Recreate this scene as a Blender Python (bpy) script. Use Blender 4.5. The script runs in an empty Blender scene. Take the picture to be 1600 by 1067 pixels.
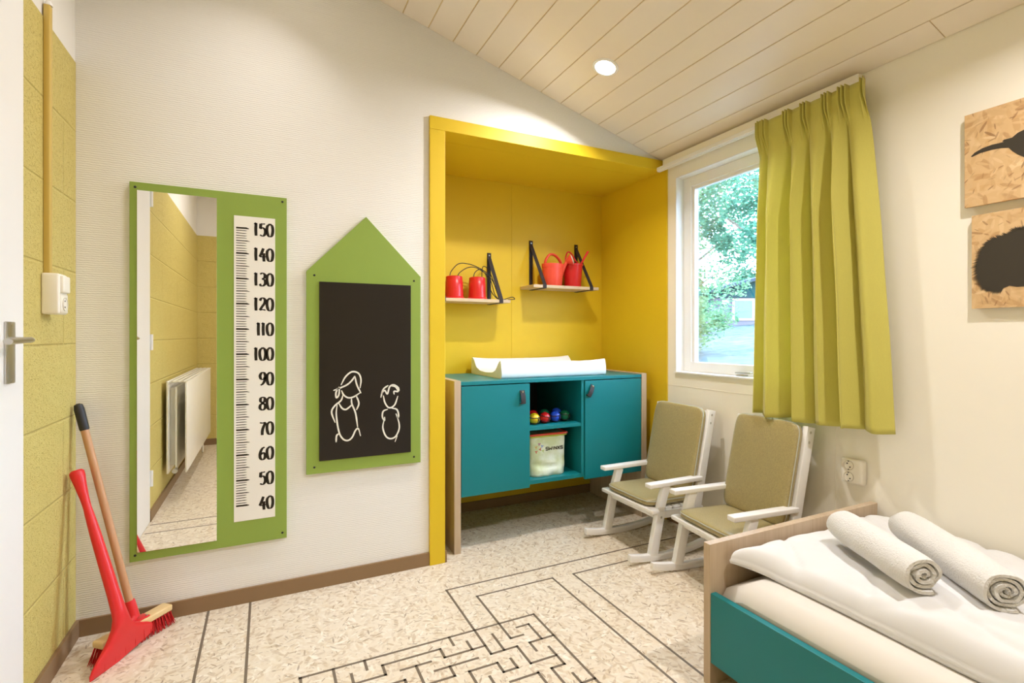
import bpy, bmesh, math, random
from math import sin, cos, pi, radians, sqrt, atan2
from mathutils import Vector, Matrix, noise
random.seed(7)
C = bpy.context.scene.collection
scene = bpy.context.scene

# ------------------------------------------------------------------ camera
# World: X runs along the back wall (to the right), Y runs into it, Z up. Metres.
TH = 0.451965
cam_d = bpy.data.cameras.new('camera')
cam = bpy.data.objects.new('camera', cam_d)
C.objects.link(cam)
cam.location = (0, 0, 1.07)
cam.rotation_euler = (pi / 2, 0, -TH)
cam_d.sensor_width = 36.0
cam_d.lens = 787.75 / 1600 * 36.0
cam_d.shift_y = -(533.5 - 523.74) / 1600.0
cam_d.clip_start = 0.02
cam_d.clip_end = 300
scene.camera = cam

# ------------------------------------------------------------------ sky, sun, exposure
w = bpy.data.worlds.new('sky'); scene.world = w
w.use_nodes = True
bg = w.node_tree.nodes['Background']
bg.inputs['Color'].default_value = (0.52, 0.71, 1.0, 1)
bg.inputs['Strength'].default_value = 20.0
sun_d = bpy.data.lights.new('sun', 'SUN'); sun_d.energy = 3.0; sun_d.angle = 0.02
sun_d.color = (1.0, 0.97, 0.9)
sun = bpy.data.objects.new('sun', sun_d); C.objects.link(sun)
sun.rotation_euler = (radians(38), 0, radians(-75))      # shines from the house side onto garden
scene.view_settings.view_transform = 'Standard'
scene.view_settings.look = 'None'
scene.view_settings.gamma = 1.0
scene.view_settings.exposure = 0.30
scene.view_settings.use_curve_mapping = False
LAMP_W = 9.0

# ------------------------------------------------------------------ material helpers
def lin(c):
    r = []
    for v in c[:3]:
        v /= 255.0
        r.append(v / 12.92 if v <= 0.04045 else ((v + 0.055) / 1.055) ** 2.4)
    return (r[0], r[1], r[2], 1.0)

class NT:
    def __init__(s, m):
        s.t = m.node_tree; s.n = s.t.nodes; s.l = s.t.links
    def new(s, typ, **kw):
        n = s.n.new(typ)
        for k, v in kw.items(): setattr(n, k, v)
        return n
    def link(s, a, b): s.l.new(a, b)
    def math(s, op, a, b=None, c=None):
        n = s.new('ShaderNodeMath', operation=op)
        for i, v in enumerate((a, b, c)):
            if v is None: continue
            if isinstance(v, (int, float)): n.inputs[i].default_value = v
            else: s.link(v, n.inputs[i])
        return n.outputs[0]
    def vmath(s, op, a, b=None):
        n = s.new('ShaderNodeVectorMath', operation=op)
        for i, v in enumerate((a, b)):
            if v is None: continue
            if isinstance(v, tuple): n.inputs[i].default_value = v
            else: s.link(v, n.inputs[i])
        return n.outputs[0]
    def mix(s, f, a, b):
        n = s.new('ShaderNodeMix', data_type='RGBA')
        for i, v in ((0, f), (6, a), (7, b)):
            if isinstance(v, (int, float)): n.inputs[i].default_value = v
            elif isinstance(v, tuple): n.inputs[i].default_value = v
            else: s.link(v, n.inputs[i])
        return n.outputs[2]
    def noise(s, vec, scale, detail=2.0, rough=0.5):
        n = s.new('ShaderNodeTexNoise')
        n.inputs['Scale'].default_value = scale; n.inputs['Detail'].default_value = detail
        n.inputs['Roughness'].default_value = rough
        if vec is not None: s.link(vec, n.inputs['Vector'])
        return n.outputs[0]
    def ramp(s, f, lo, hi):
        n = s.new('ShaderNodeMapRange'); n.clamp = True
        s.link(f, n.inputs[0]); n.inputs[1].default_value = lo; n.inputs[2].default_value = hi
        return n.outputs[0]
    def bump(s, h, strength, dist, bsdf):
        n = s.new('ShaderNodeBump'); n.inputs['Strength'].default_value = strength
        n.inputs['Distance'].default_value = dist
        s.link(h, n.inputs['Height']); s.link(n.outputs[0], bsdf.inputs['Normal'])
    def pos(s):
        return s.new('ShaderNodeTexCoord').outputs['Object']
    def geo(s):
        return s.new('ShaderNodeNewGeometry').outputs['Position']

def base_mat(name, rough=0.5, spec=0.5, metal=0.0):
    m = bpy.data.materials.new(name); m.use_nodes = True
    b = m.node_tree.nodes['Principled BSDF']
    b.inputs['Roughness'].default_value = rough
    b.inputs['Metallic'].default_value = metal
    b.inputs['Specular IOR Level'].default_value = spec
    return m, b, NT(m)

def mat(name, c, rough=0.5, spec=0.5, metal=0.0, var=0.04, vs=12.0, bump=0.0, bs=200.0, bd=0.001):
    m, b, t = base_mat(name, rough, spec, metal)
    p = t.pos()
    k = lin(c)
    dk = tuple(v * (1 - var) for v in k[:3]) + (1,)
    lt = tuple(min(1, v * (1 + var)) for v in k[:3]) + (1,)
    t.link(t.mix(t.noise(p, vs, 3), dk, lt), b.inputs['Base Color'])
    if bump: t.bump(t.noise(p, bs, 3), bump, bd, b)
    return m

def strands(t, vec, scale, lx, ly, seed, stretch=1.0):
    """random flat strands: returns (mask, random r, random g)"""
    v = t.vmath('ADD', vec, (seed * 3.17, seed * 1.71, 0))
    v = t.vmath('MULTIPLY', v, (scale, scale, scale))
    vo = t.new('ShaderNodeTexVoronoi', voronoi_dimensions='2D'); vo.inputs['Scale'].default_value = 1.0
    t.link(v, vo.inputs['Vector'])
    loc = t.vmath('SUBTRACT', v, vo.outputs['Position'])
    sc = t.new('ShaderNodeSeparateColor'); t.link(vo.outputs['Color'], sc.inputs[0])
    ro = t.new('ShaderNodeVectorRotate', rotation_type='Z_AXIS')
    t.link(loc, ro.inputs['Vector']); t.link(t.math('MULTIPLY', sc.outputs[0], 2 * pi), ro.inputs['Angle'])
    sx = t.new('ShaderNodeSeparateXYZ'); t.link(ro.outputs[0], sx.inputs[0])
    a = t.math('ABSOLUTE', t.math('DIVIDE', sx.outputs[0], lx))
    b = t.math('ABSOLUTE', t.math('DIVIDE', sx.outputs[1], ly))
    d = t.math('ADD', t.math('POWER', a, 2.0), t.math('POWER', b, 2.0))
    n = t.new('ShaderNodeMapRange'); n.clamp = True
    t.link(d, n.inputs[0]); n.inputs[1].default_value = 1.0; n.inputs[2].default_value = 0.55
    return n.outputs[0], sc.outputs[1], sc.outputs[2]

def osb_mat(name, base, tints, darks, scale, axes, rough=0.5, spec=0.3, amt=0.95):
    m, b, t = base_mat(name, rough, spec)
    g = t.geo()
    sx = t.new('ShaderNodeSeparateXYZ'); t.link(g, sx.inputs[0])
    cb = t.new('ShaderNodeCombineXYZ')
    t.link(sx.outputs[axes[0]], cb.inputs[0]); t.link(sx.outputs[axes[1]], cb.inputs[1])
    v = cb.outputs[0]
    col = t.mix(t.noise(v, 9, 4, 0.7), lin(base), lin(tints[0]))
    for i in range(7):
        mk, r, q = strands(t, v, scale * (0.8 + 0.18 * i), 0.55, 0.13 + 0.02 * (i % 3), 1.3 * i + 0.7)
        tc = t.mix(r, lin(tints[i % len(tints)]), lin(tints[(i + 1) % len(tints)]))
        col = t.mix(t.math('MULTIPLY', mk, t.math('MULTIPLY', q, amt)), col, tc)
    for i in range(4):
        mk, r, q = strands(t, v, scale * (1.1 + 0.5 * i), 0.34, 0.07, 9.1 + 2.3 * i)
        sel = t.ramp(q, 0.62, 0.9)
        dc = t.mix(r, lin(darks[0]), lin(darks[1]))
        col = t.mix(t.math('MULTIPLY', mk, t.math('MULTIPLY', sel, 0.75)), col, dc)
    t.link(col, b.inputs['Base Color'])
    return m

def wood_mat(name, c1, c2, axis, rough=0.45):
    """axis = world axis the grain runs along"""
    m, b, t = base_mat(name, rough, 0.35)
    g = t.geo()
    s = [60.0, 60.0, 60.0]; s[axis] = 1.6
    v = t.vmath('MULTIPLY', g, tuple(s))
    n = t.noise(v, 1.0, 5, 0.6)
    s2 = [9.0, 9.0, 9.0]; s2[axis] = 0.8
    n2 = t.noise(t.vmath('MULTIPLY', g, tuple(s2)), 1.0, 3, 0.6)
    f = t.ramp(t.math('ADD', t.math('MULTIPLY', n, 0.6), t.math('MULTIPLY', n2, 0.5)), 0.35, 0.75)
    t.link(t.mix(f, lin(c1), lin(c2)), b.inputs['Base Color'])
    return m

M = {}
M['floor'] = osb_mat('flecked_floor', (221, 205, 178), [(234, 222, 202), (192, 168, 136), (222, 204, 174), (243, 234, 218)],
                     [(140, 118, 94), (176, 150, 118)], 19.0, (0, 1), 0.42, 0.35)
M['osb'] = osb_mat('osb_board', (208, 170, 120), [(222, 188, 140), (184, 142, 96), (208, 166, 114), (230, 200, 154)],
                     [(140, 102, 66), (166, 124, 84)], 15.0, (1, 2), 0.5, 0.3)
M['line'] = mat('grey_inlay', (118, 104, 88), 0.5, 0.3)
M['yellow'] = mat('yellow_paint', (224, 190, 34), 0.5, 0.4, var=0.02)
M['teal'] = mat('teal_paint', (14, 122, 128), 0.38, 0.4, var=0.02)
M['green_board'] = mat('green_board', (142, 166, 74), 0.45, 0.35, var=0.03)
M['white_paint'] = mat('white_paint', (243, 241, 238), 0.35, 0.45, var=0.01)
M['white_wall'] = mat('white_wall', (240, 236, 228), 0.6, 0.3, var=0.01)
M['cream_wall'] = mat('cream_wall', (249, 243, 228), 0.55, 0.3, var=0.01)
M['skirting'] = mat('brown_skirting', (142, 114, 82), 0.5, 0.3, var=0.05)
M['ceil'] = mat('ceiling_board', (243, 230, 212), 0.32, 0.5, var=0.02, bump=0.15, bs=60)
M['groove'] = mat('groove_wood', (226, 200, 140), 0.6)
M['dark_gap'] = mat('dark_gap', (90, 80, 70), 0.7)
M['black'] = mat('black_strap', (52, 46, 46), 0.6, 0.3)
M['rubber_and_shade_black'] = mat('rubber_and_shade_black', (42, 42, 44), 0.5)
M['blackboard'] = mat('blackboard', (38, 34, 32), 0.28, 0.35, var=0.15, vs=6)
M['chalk'] = mat('chalk_white', (235, 232, 220), 0.7)
M['chart'] = mat('chart_white', (240, 237, 228), 0.5, 0.3, var=0.01)
M['ink'] = mat('ink', (44, 38, 30), 0.6, 0.2)
M['screw'] = mat('dark_screw', (30, 30, 32), 0.4, 0.5)
M['metal'] = mat('brushed_metal', (200, 198, 192), 0.3, 0.5, 1.0)
M['plastic_cream'] = mat('cream_plastic', (244, 238, 224), 0.35, 0.45, var=0.01)
M['socket_dark'] = mat('socket_hole', (50, 46, 42), 0.6)
M['socket_rim'] = mat('socket_rim', (212, 204, 186), 0.4)
M['red_plastic'] = mat('red_plastic', (222, 40, 44), 0.35, 0.5, var=0.04)
M['red_cup'] = mat('red_cup', (212, 34, 36), 0.35, 0.5, var=0.03)
M['orange_red'] = mat('orange_red_plastic', (240, 84, 62), 0.4, 0.45, var=0.03)
M['bristle'] = mat('red_bristle', (196, 34, 36), 0.5, 0.3, var=0.2, vs=90)
M['handle_wood'] = wood_mat('broom_wood', (206, 160, 120), (190, 142, 102), 2)
M['block_wood'] = wood_mat('block_wood', (234, 204, 150), (222, 188, 132), 0)
M['oak'] = wood_mat('light_oak', (208, 188, 162), (184, 160, 132), 2)
M['oak_shelf'] = wood_mat('light_oak_shelf', (222, 202, 172), (204, 178, 142), 0)
M['bed_white'] = mat('white_linen', (224, 223, 222), 0.8, 0.2, var=0.01, bump=0.15, bs=300, bd=0.0004)
M['sheet'] = mat('ivory_sheet', (222, 216, 206), 0.75, 0.2, var=0.01)
M['towel'] = mat('white_towel', (228, 226, 222), 0.95, 0.1, var=0.03, bump=0.9, bs=230, bd=0.004)
M['pad'] = mat('white_vinyl', (244, 242, 242), 0.35, 0.45, var=0.01)
M['radiator'] = mat('white_enamel', (242, 238, 226), 0.3, 0.5)
M['cord'] = mat('black_cord', (28, 24, 24), 0.6)

def fabric(name, c, trans=0.0, scale=900, var=0.10, rough=0.85, spec=0.15):
    m, b, t = base_mat(name, rough, spec)
    g = t.geo()
    n = t.noise(g, scale, 2, 0.6)
    n2 = t.noise(t.vmath('MULTIPLY', g, (30, 30, 3)), 12, 3)
    f = t.math('ADD', t.math('MULTIPLY', n, 0.7), t.math('MULTIPLY', n2, 0.3))
    k = lin(c)
    col = t.mix(t.ramp(f, 0.3, 0.7), tuple(v * (1 - var) for v in k[:3]) + (1,), tuple(min(1, v * (1 + var)) for v in k[:3]) + (1,))
    t.link(col, b.inputs['Base Color'])
    t.bump(n, 0.25, 0.0006, b)
    b.inputs['Sheen Weight'].default_value = 0.25
    if trans:
        tr = t.new('ShaderNodeBsdfTranslucent'); t.link(col, tr.inputs['Color'])
        mx = t.new('ShaderNodeMixShader'); mx.inputs[0].default_value = trans
        out = t.n['Material Output']
        t.link(b.outputs[0], mx.inputs[1]); t.link(tr.outputs[0], mx.inputs[2]); t.link(mx.outputs[0], out.inputs['Surface'])
    return m
M['curtain'] = fabric('lime_curtain', (220, 211, 110), 0.22, 500, 0.04)
M['cushion'] = fabric('olive_cushion', (164, 148, 96), 0.0, 260, 0.25, 0.36, 0.7)
M['piping'] = fabric('grey_piping', (186, 190, 176), 0.0, 260, 0.05, 0.6)

def mirror_mat():
    m, b, t = base_mat('mirror_glass', 0.0, 0.5, 1.0)
    b.inputs['Base Color'].default_value = (0.93, 0.93, 0.91, 1)
    n = t.noise(t.pos(), 3.0, 1); r = t.math('MULTIPLY', n, 0.004)
    t.link(r, b.inputs['Roughness'])
    return m
M['mirror'] = mirror_mat()

def glass_mat():
    m = bpy.data.materials.new('window_glass'); m.use_nodes = True
    t = NT(m); t.n.remove(t.n['Principled BSDF'])
    tr = t.new('ShaderNodeBsdfTransparent'); tr.inputs[0].default_value = (0.95, 0.98, 0.98, 1)
    gl = t.new('ShaderNodeBsdfGlossy'); gl.inputs['Roughness'].default_value = 0.02
    fr = t.new('ShaderNodeFresnel'); fr.inputs['IOR'].default_value = 1.45
    mx = t.new('ShaderNodeMixShader')
    t.link(t.math('MULTIPLY', fr.outputs[0], 0.6), mx.inputs[0])
    t.link(tr.outputs[0], mx.inputs[1]); t.link(gl.outputs[0], mx.inputs[2])
    t.link(mx.outputs[0], t.n['Material Output'].inputs['Surface'])
    return m
M['glass'] = glass_mat()

def wallpaper_mat():
    m, b, t = base_mat('ribbed_wallpaper', 0.6, 0.25)
    g = t.geo()
    b.inputs['Base Color'].default_value = lin((238, 236, 231))
    v = t.vmath('MULTIPLY', g, (7.0, 7.0, 150.0))
    n = t.noise(v, 1.0, 3, 0.6)
    wv = t.new('ShaderNodeTexWave', wave_type='BANDS', bands_direction='Z')
    wv.inputs['Scale'].default_value = 40.0; wv.inputs['Distortion'].default_value = 2.5; wv.inputs['Detail'].default_value = 2
    wv.inputs['Detail Scale'].default_value = 2.0
    t.link(g, wv.inputs['Vector'])
    h = t.math('ADD', t.math('MULTIPLY', wv.outputs['Fac'], 0.5), t.math('MULTIPLY', n, 0.8))
    t.bump(h, 0.6, 0.0018, b)
    return m
M['wallpaper'] = wallpaper_mat()

def block_mat():
    m, b, t = base_mat('painted_blockwork', 0.5, 0.3)
    g = t.geo()
    sx = t.new('ShaderNodeSeparateXYZ'); t.link(g, sx.inputs[0])
    cb = t.new('ShaderNodeCombineXYZ')
    t.link(t.math('ADD', sx.outputs[1], t.math('MULTIPLY', sx.outputs[0], 1.0)), cb.inputs[0])
    t.link(t.math('SUBTRACT', sx.outputs[2], 0.038), cb.inputs[1])
    br = t.new('ShaderNodeTexBrick')
    br.inputs['Scale'].default_value = 1.0; br.inputs['Brick Width'].default_value = 0.62
    br.inputs['Row Height'].default_value = 0.25; br.inputs['Mortar Size'].default_value = 0.006
    br.inputs['Mortar Smooth'].default_value = 0.8
    t.link(cb.outputs[0], br.inputs['Vector'])
    vo = t.new('ShaderNodeTexVoronoi'); vo.inputs['Scale'].default_value = 160.0; t.link(g, vo.inputs['Vector'])
    n = t.noise(g, 190, 4, 0.7); n2 = t.noise(g, 24, 3, 0.6)
    pits = t.ramp(t.noise(g, 95, 3, 0.8), 0.30, 0.45)
    h = t.math('ADD', t.math('MULTIPLY', n, 0.7), t.math('MULTIPLY', n2, 0.9))
    h = t.math('ADD', h, t.math('MULTIPLY', pits, 0.55))
    h = t.math('SUBTRACT', h, t.math('MULTIPLY', br.outputs['Fac'], 0.8))
    t.bump(h, 0.9, 0.006, b)
    t.link(t.mix(n2, lin((216, 196, 112)), lin((224, 206, 124))), b.inputs['Base Color'])
    return m
M['blocks'] = block_mat()

def emit_mat(name, c, s):
    m = bpy.data.materials.new(name); m.use_nodes = True
    t = NT(m); t.n.remove(t.n['Principled BSDF'])
    e = t.new('ShaderNodeEmission'); e.inputs[0].default_value = c; e.inputs[1].default_value = s
    t.link(e.outputs[0], t.n['Material Output'].inputs['Surface'])
    return m
M['lamp'] = emit_mat('lamp_lens', (1, 0.93, 0.82, 1), 30.0)

# ------------------------------------------------------------------ mesh helpers
def merge(bm, tmp, mtx=None):
    if mtx is not None: bmesh.ops.transform(tmp, matrix=mtx, verts=tmp.verts)
    me = bpy.data.meshes.new('t'); tmp.to_mesh(me); tmp.free(); bm.from_mesh(me); bpy.data.meshes.remove(me)

def box(bm, lo, hi, b=0.0, seg=2, mtx=None):
    t = bmesh.new(); bmesh.ops.create_cube(t, size=1.0)
    for v in t.verts:
        v.co = Vector([(lo[i] + hi[i]) / 2 + v.co[i] * (hi[i] - lo[i]) for i in range(3)])
    if b > 0: bmesh.ops.bevel(t, geom=t.edges[:], offset=b, segments=seg, affect='EDGES', profile=0.5)
    merge(bm, t, mtx); return bm

def frame_of(d):
    d = d.normalized()
    a = Vector((0, 0, 1)) if abs(d.z) < 0.9 else Vector((1, 0, 0))
    x = a.cross(d).normalized(); y = d.cross(x).normalized()
    return x, y

def tube(bm, pts, rad, n=12, cap=True, flat=1.0):
    pts = [Vector(p) for p in pts]
    if not hasattr(rad, '__len__'): rad = [rad] * len(pts)
    rings = []; x0 = None
    for i, p in enumerate(pts):
        d = (pts[min(i + 1, len(pts) - 1)] - pts[max(i - 1, 0)])
        if x0 is None: x, y = frame_of(d)
        else:
            dn = d.normalized(); x = (x0 - dn * x0.dot(dn)).normalized(); y = dn.cross(x)
        x0 = x
        rings.append([bm.verts.new(p + x * cos(2 * pi * k / n) * rad[i] + y * sin(2 * pi * k / n) * rad[i] * flat) for k in range(n)])
    for a, b in zip(rings, rings[1:]):
        for k in range(n):
            bm.faces.new((a[k], a[(k + 1) % n], b[(k + 1) % n], b[k]))
    if cap:
        bm.faces.new(rings[0][::-1]); bm.faces.new(rings[-1])
    return bm

def lathe(bm, prof, c, n=32, mtx=None, sx=1.0, sy=1.0):
    t = bmesh.new(); rings = []
    for r, z in prof:
        if r < 1e-6: rings.append([t.verts.new((0, 0, z))])
        else: rings.append([t.verts.new((r * cos(2 * pi * k / n) * sx, r * sin(2 * pi * k / n) * sy, z)) for k in range(n)])
    for a, b in zip(rings, rings[1:]):
        if len(a) == 1 and len(b) == 1: continue
        for k in range(n):
            if len(a) == 1: t.faces.new((a[0], b[(k + 1) % n], b[k]))
            elif len(b) == 1: t.faces.new((a[k], a[(k + 1) % n], b[0]))
            else: t.faces.new((a[k], a[(k + 1) % n], b[(k + 1) % n], b[k]))
    m = Matrix.Translation(c) @ (mtx if mtx is not None else Matrix())
    merge(bm, t, m); return bm

def prism(bm, poly, axis, a, b, bev=0.0):
    """poly: 2D points in the two axes other than axis (in order); extruded a..b"""
    ax = [i for i in range(3) if i != axis]
    t = bmesh.new()
    def mk(p, v):
        c = [0, 0, 0]; c[ax[0]] = p[0]; c[ax[1]] = p[1]; c[axis] = v; return t.verts.new(c)
    A = [mk(p, a) for p in poly]; B = [mk(p, b) for p in poly]
    t.faces.new(A[::-1]); t.faces.new(B)
    n = len(poly)
    for i in range(n): t.faces.new((A[i], A[(i + 1) % n], B[(i + 1) % n], B[i]))
    bmesh.ops.recalc_face_normals(t, faces=t.faces[:])
    if bev: bmesh.ops.bevel(t, geom=t.edges[:], offset=bev, segments=2, affect='EDGES', profile=0.5)
    merge(bm, t); return bm

def bar(bm, p0, p1, w, h, up=(0, 1, 0), b=0.002):
    """box bar from p0 to p1; h along up, w across"""
    p0 = Vector(p0); p1 = Vector(p1); d = (p1 - p0); L = d.length; d.normalize()
    u = Vector(up); u = (u - d * u.dot(d)).normalized(); s = d.cross(u)
    m = Matrix(((s.x, u.x, d.x, p0.x), (s.y, u.y, d.y, p0.y), (s.z, u.z, d.z, p0.z), (0, 0, 0, 1)))
    box(bm, (-w / 2, -h / 2, 0), (w / 2, h / 2, L), b, 2, m); return bm

def catmull(pts, n=8):
    P = [Vector(p) for p in pts]
    if len(P) < 3: return P
    P = [P[0] * 2 - P[1]] + P + [P[-1] * 2 - P[-2]]
    out = []
    for i in range(1, len(P) - 2):
        for k in range(n):
            t = k / n
            out.append(0.5 * ((2 * P[i]) + (-P[i - 1] + P[i + 1]) * t + (2 * P[i - 1] - 5 * P[i] + 4 * P[i + 1] - P[i + 2]) * t * t
                              + (-P[i - 1] + 3 * P[i] - 3 * P[i + 1] + P[i + 2]) * t ** 3))
    out.append(P[-2]); return out

def ribbon(bm, pts, wfun, to3, depth=0.0008):
    """flat stroke in 2D with its own small thickness; to3 maps (u, v, height)"""
    n = len(pts); L = []; R = []
    for i in range(n):
        d = (pts[min(i + 1, n - 1)] - pts[max(i - 1, 0)])
        if d.length < 1e-9: d = Vector((1, 0))
        d = d.normalized(); nn = Vector((-d.y, d.x)); hw = wfun(i / (n - 1), d) / 2
        L.append(pts[i] + nn * hw); R.append(pts[i] - nn * hw)
    top = [(bm.verts.new(to3(a.x, a.y, depth)), bm.verts.new(to3(b.x, b.y, depth))) for a, b in zip(L, R)]
    bot = [(bm.verts.new(to3(a.x, a.y, 0)), bm.verts.new(to3(b.x, b.y, 0))) for a, b in zip(L, R)]
    for i in range(n - 1):
        bm.faces.new((top[i][0], top[i][1], top[i + 1][1], top[i + 1][0]))
        bm.faces.new((bot[i][0], top[i][0], top[i + 1][0], bot[i + 1][0]))
        bm.faces.new((top[i][1], bot[i][1], bot[i + 1][1], top[i + 1][1]))
    bm.faces.new((top[0][1], top[0][0], bot[0][0], bot[0][1])); bm.faces.new((top[-1][0], top[-1][1], bot[-1][1], bot[-1][0]))

def smooth(me, ang=0.7):
    for p in me.polygons: p.use_smooth = True
    try: me.set_sharp_from_angle(angle=ang)
    except Exception: pass

def obj(name, bm, m, parent=None, sm=True, ang=0.7, kind=None, label=None, recalc=True):
    if recalc: bmesh.ops.recalc_face_normals(bm, faces=bm.faces[:])
    me = bpy.data.meshes.new(name)
    off = Vector((0, 0, 0)); q = parent
    while q is not None: off += Vector(q.location); q = q.parent
    if off.length: bmesh.ops.translate(bm, verts=bm.verts[:], vec=-off)
    bm.to_mesh(me); bm.free()
    for x in (m if isinstance(m, (list, tuple)) else [m]): me.materials.append(M[x] if isinstance(x, str) else x)
    if sm: smooth(me, ang)
    o = bpy.data.objects.new(name, me); C.objects.link(o)
    if parent is not None: o.parent = parent
    if kind: o['kind'] = kind
    if label: o['label'] = label
    return o

def thing(name, label, cat, loc=(0, 0, 0), group=None):
    o = bpy.data.objects.new(name, None); C.objects.link(o)
    o.empty_display_size = 0.05; o.location = loc
    o['label'] = label; o['category'] = cat
    if group: o['group'] = group
    return o

def tag(o, label, cat, group=None, kind=None):
    o['label'] = label; o['category'] = cat
    if group: o['group'] = group
    if kind: o['kind'] = kind
    return o

def struct(name, bm, m, parent=None, **kw):
    return obj(name, bm, m, parent, kind=None if parent else 'structure', **kw)

def copy_tree(o, parent=None):
    c = o.copy(); C.objects.link(c)
    if parent is not None: c.parent = parent
    for ch in list(o.children): copy_tree(ch, c)
    return c

NB = bmesh.new
def B(lo, hi, b=0.0, seg=2): return box(NB(), lo, hi, b, seg)

# ------------------------------------------------------------------ room dimensions
XL, XR = -0.61, 2.10          # left and right wall
YB, YF = 2.285, -1.2          # back wall, wall behind camera
SL = 0.288
def zc(x): return 2.094 + SL * (2.089 - x)      # sloping ceiling

# floor
struct('floor', B((XL - 0.15, YF - 0.15, -0.08), (XR + 0.15, 2.95, 0.0)), 'floor')

# back wall with alcove opening
bm = NB()
prism(bm, [(XL - 0.15, 0), (0.70, 0), (0.70, zc(0.70) + 0.02), (XL - 0.15, zc(XL - 0.15) + 0.02)], 1, YB, YB + 0.12)
prism(bm, [(0.70, 2.06), (XR + 0.15, 2.06), (XR + 0.15, zc(XR + 0.15) + 0.09), (0.70, zc(0.70) + 0.02)], 1, YB, YB + 0.12)
struct('wall_back', bm, 'wallpaper', sm=False)

# alcove lining (yellow)
bm = NB()
box(bm, (0.70, YB + 0.121, 0), (0.753, 2.88, 2.06))
box(bm, (0.679, 2.27, 0), (0.753, YB + 0.121, 2.0305), 0.0015)
struct('wall_alcove_left', bm, 'yellow', sm=False)
bm = NB()
box(bm, (0.753, 2.878, 0), (1.394, 2.91, 2.05), 0.001); box(bm, (1.396, 2.878, 0), (2.10, 2.91, 2.05), 0.001)
box(bm, (0.753, 2.88, 0), (2.10, 2.92, 2.05))
struct('wall_alcove_back', bm, 'yellow', sm=False)
struct('wall_alcove_right', B((2.089, 2.245, 0), (2.10, 2.878, 2.05), 0.001), 'yellow', sm=False)
bm = NB()
box(bm, (0.679, 2.27, 2.031), (2.088, 2.40, 2.092), 0.0015)
box(bm, (0.753, 2.40, 2.031), (2.10, 2.92, 2.06))
struct('trim_1', bm, 'yellow', sm=False)
struct('wall_outer_right', B((2.10, 2.30, -0.08), (2.25, 2.95, 2.10)), 'cream_wall', sm=False)

# left wall: painted blocks, white wall above, door opening 1.03..1.835
bm = NB()
box(bm, (XL - 0.12, 1.838, 0), (XL, YB, 2.038), 0.004)
box(bm, (XL - 0.12, YF, 0), (XL, 1.028, 2.038), 0.004)
struct('wall_left', bm, 'blocks', sm=False)
bm = NB()
prism(bm, [(YF, 2.0385), (YB, 2.0385), (YB, 2.93), (YF, 2.93)], 0, XL - 0.12, XL - 0.003)
struct('wall_left_upper', bm, 'white_wall', sm=False)
# wall behind the camera
bm = NB(); box(bm, (XL - 0.12, YF - 0.12, 0), (XR + 0.15, YF, 2.038))
struct('wall_front', bm, 'blocks', sm=False)
bm = NB()
prism(bm, [(XL - 0.12, 2.0385), (XR + 0.15, 2.0385), (XR + 0.15, 2.08), (XL - 0.12, zc(XL - 0.12) + 0.02)], 1, YF - 0.12, YF - 0.002)
struct('wall_front_upper', bm, 'white_wall', sm=False)

# right wall with window opening
WY0, WY1, WZ0, WZ1 = 1.36, 2.183, 0.857, 1.971
bm = NB()
box(bm, (XR, YF - 0.12, 0), (XR + 0.15, 2.30, WZ0))
box(bm, (XR, YF - 0.12, WZ1), (XR + 0.15, 2.30, 2.096))
box(bm, (XR, YF - 0.12, WZ0), (XR + 0.15, WY0, WZ1))
box(bm, (XR, WY1, WZ0), (XR + 0.15, 2.30, WZ1))
struct('wall_right', bm, 'cream_wall', sm=False)
bm = NB()
box(bm, (XR - 0.0012, 1.286, 0.781), (XR, 2.244, 0.785), 0.0005)
box(bm, (XR - 0.0012, 1.282, 0.06), (XR, 1.286, 0.785), 0.0005)
struct('trim_2', bm, 'cream_wall', sm=False)

# window
win = thing('window_1', 'white framed window with one pane and garden behind, half covered by curtain', 'window', (2.16, 1.77, WZ0))
del win['label']; del win['category']; win['kind'] = 'structure'
bm = NB()
for lo, hi in (((2.098, WY1 - 0.006, WZ0), (2.25, WY1 + 0.0, WZ1)), ((2.098, WY0, WZ0), (2.25, WY0 + 0.006, WZ1)),
               ((2.098, WY0, WZ1 - 0.006), (2.25, WY1, WZ1)), ((2.085, WY0, WZ0), (2.25, WY1, WZ0 + 0.008))):
    box(bm, lo, hi, 0.001)
obj('window_reveal', bm, 'white_paint', win, sm=False)
def ring(bm, x0, x1, y0, y1, z0, z1, w, b=0.002):
    box(bm, (x0, y0, z0), (x1, y0 + w, z1), b); box(bm, (x0, y1 - w, z0), (x1, y1, z1), b)
    box(bm, (x0, y0 + w, z0), (x1, y1 - w, z0 + w), b); box(bm, (x0, y0 + w, z1 - w), (x1, y1 - w, z1), b)
bm = NB(); ring(bm, 2.155, 2.20, WY0 + 0.006, WY1 - 0.006, WZ0 + 0.008, WZ1 - 0.006, 0.055)
ring(bm, 2.165, 2.19, WY0 + 0.061, WY1 - 0.061, WZ0 + 0.045, WZ1 - 0.061, 0.018)
obj('window_frame', bm, 'white_paint', win, sm=False)
bm = NB(); box(bm, (2.176, WY0 + 0.07, WZ0 + 0.055), (2.180, WY1 - 0.07, WZ1 - 0.07)); obj('window_pane', bm, 'glass', win, sm=False)
bm = NB(); box(bm, (2.125, 1.745, 0.866), (2.155, 1.795, 0.872), 0.002)
bar(bm, (2.135, 1.80, 0.880), (2.125, 1.70, 0.886), 0.018, 0.008, (0, 0, 1)); obj('window_handle', bm, 'metal', win)

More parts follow.
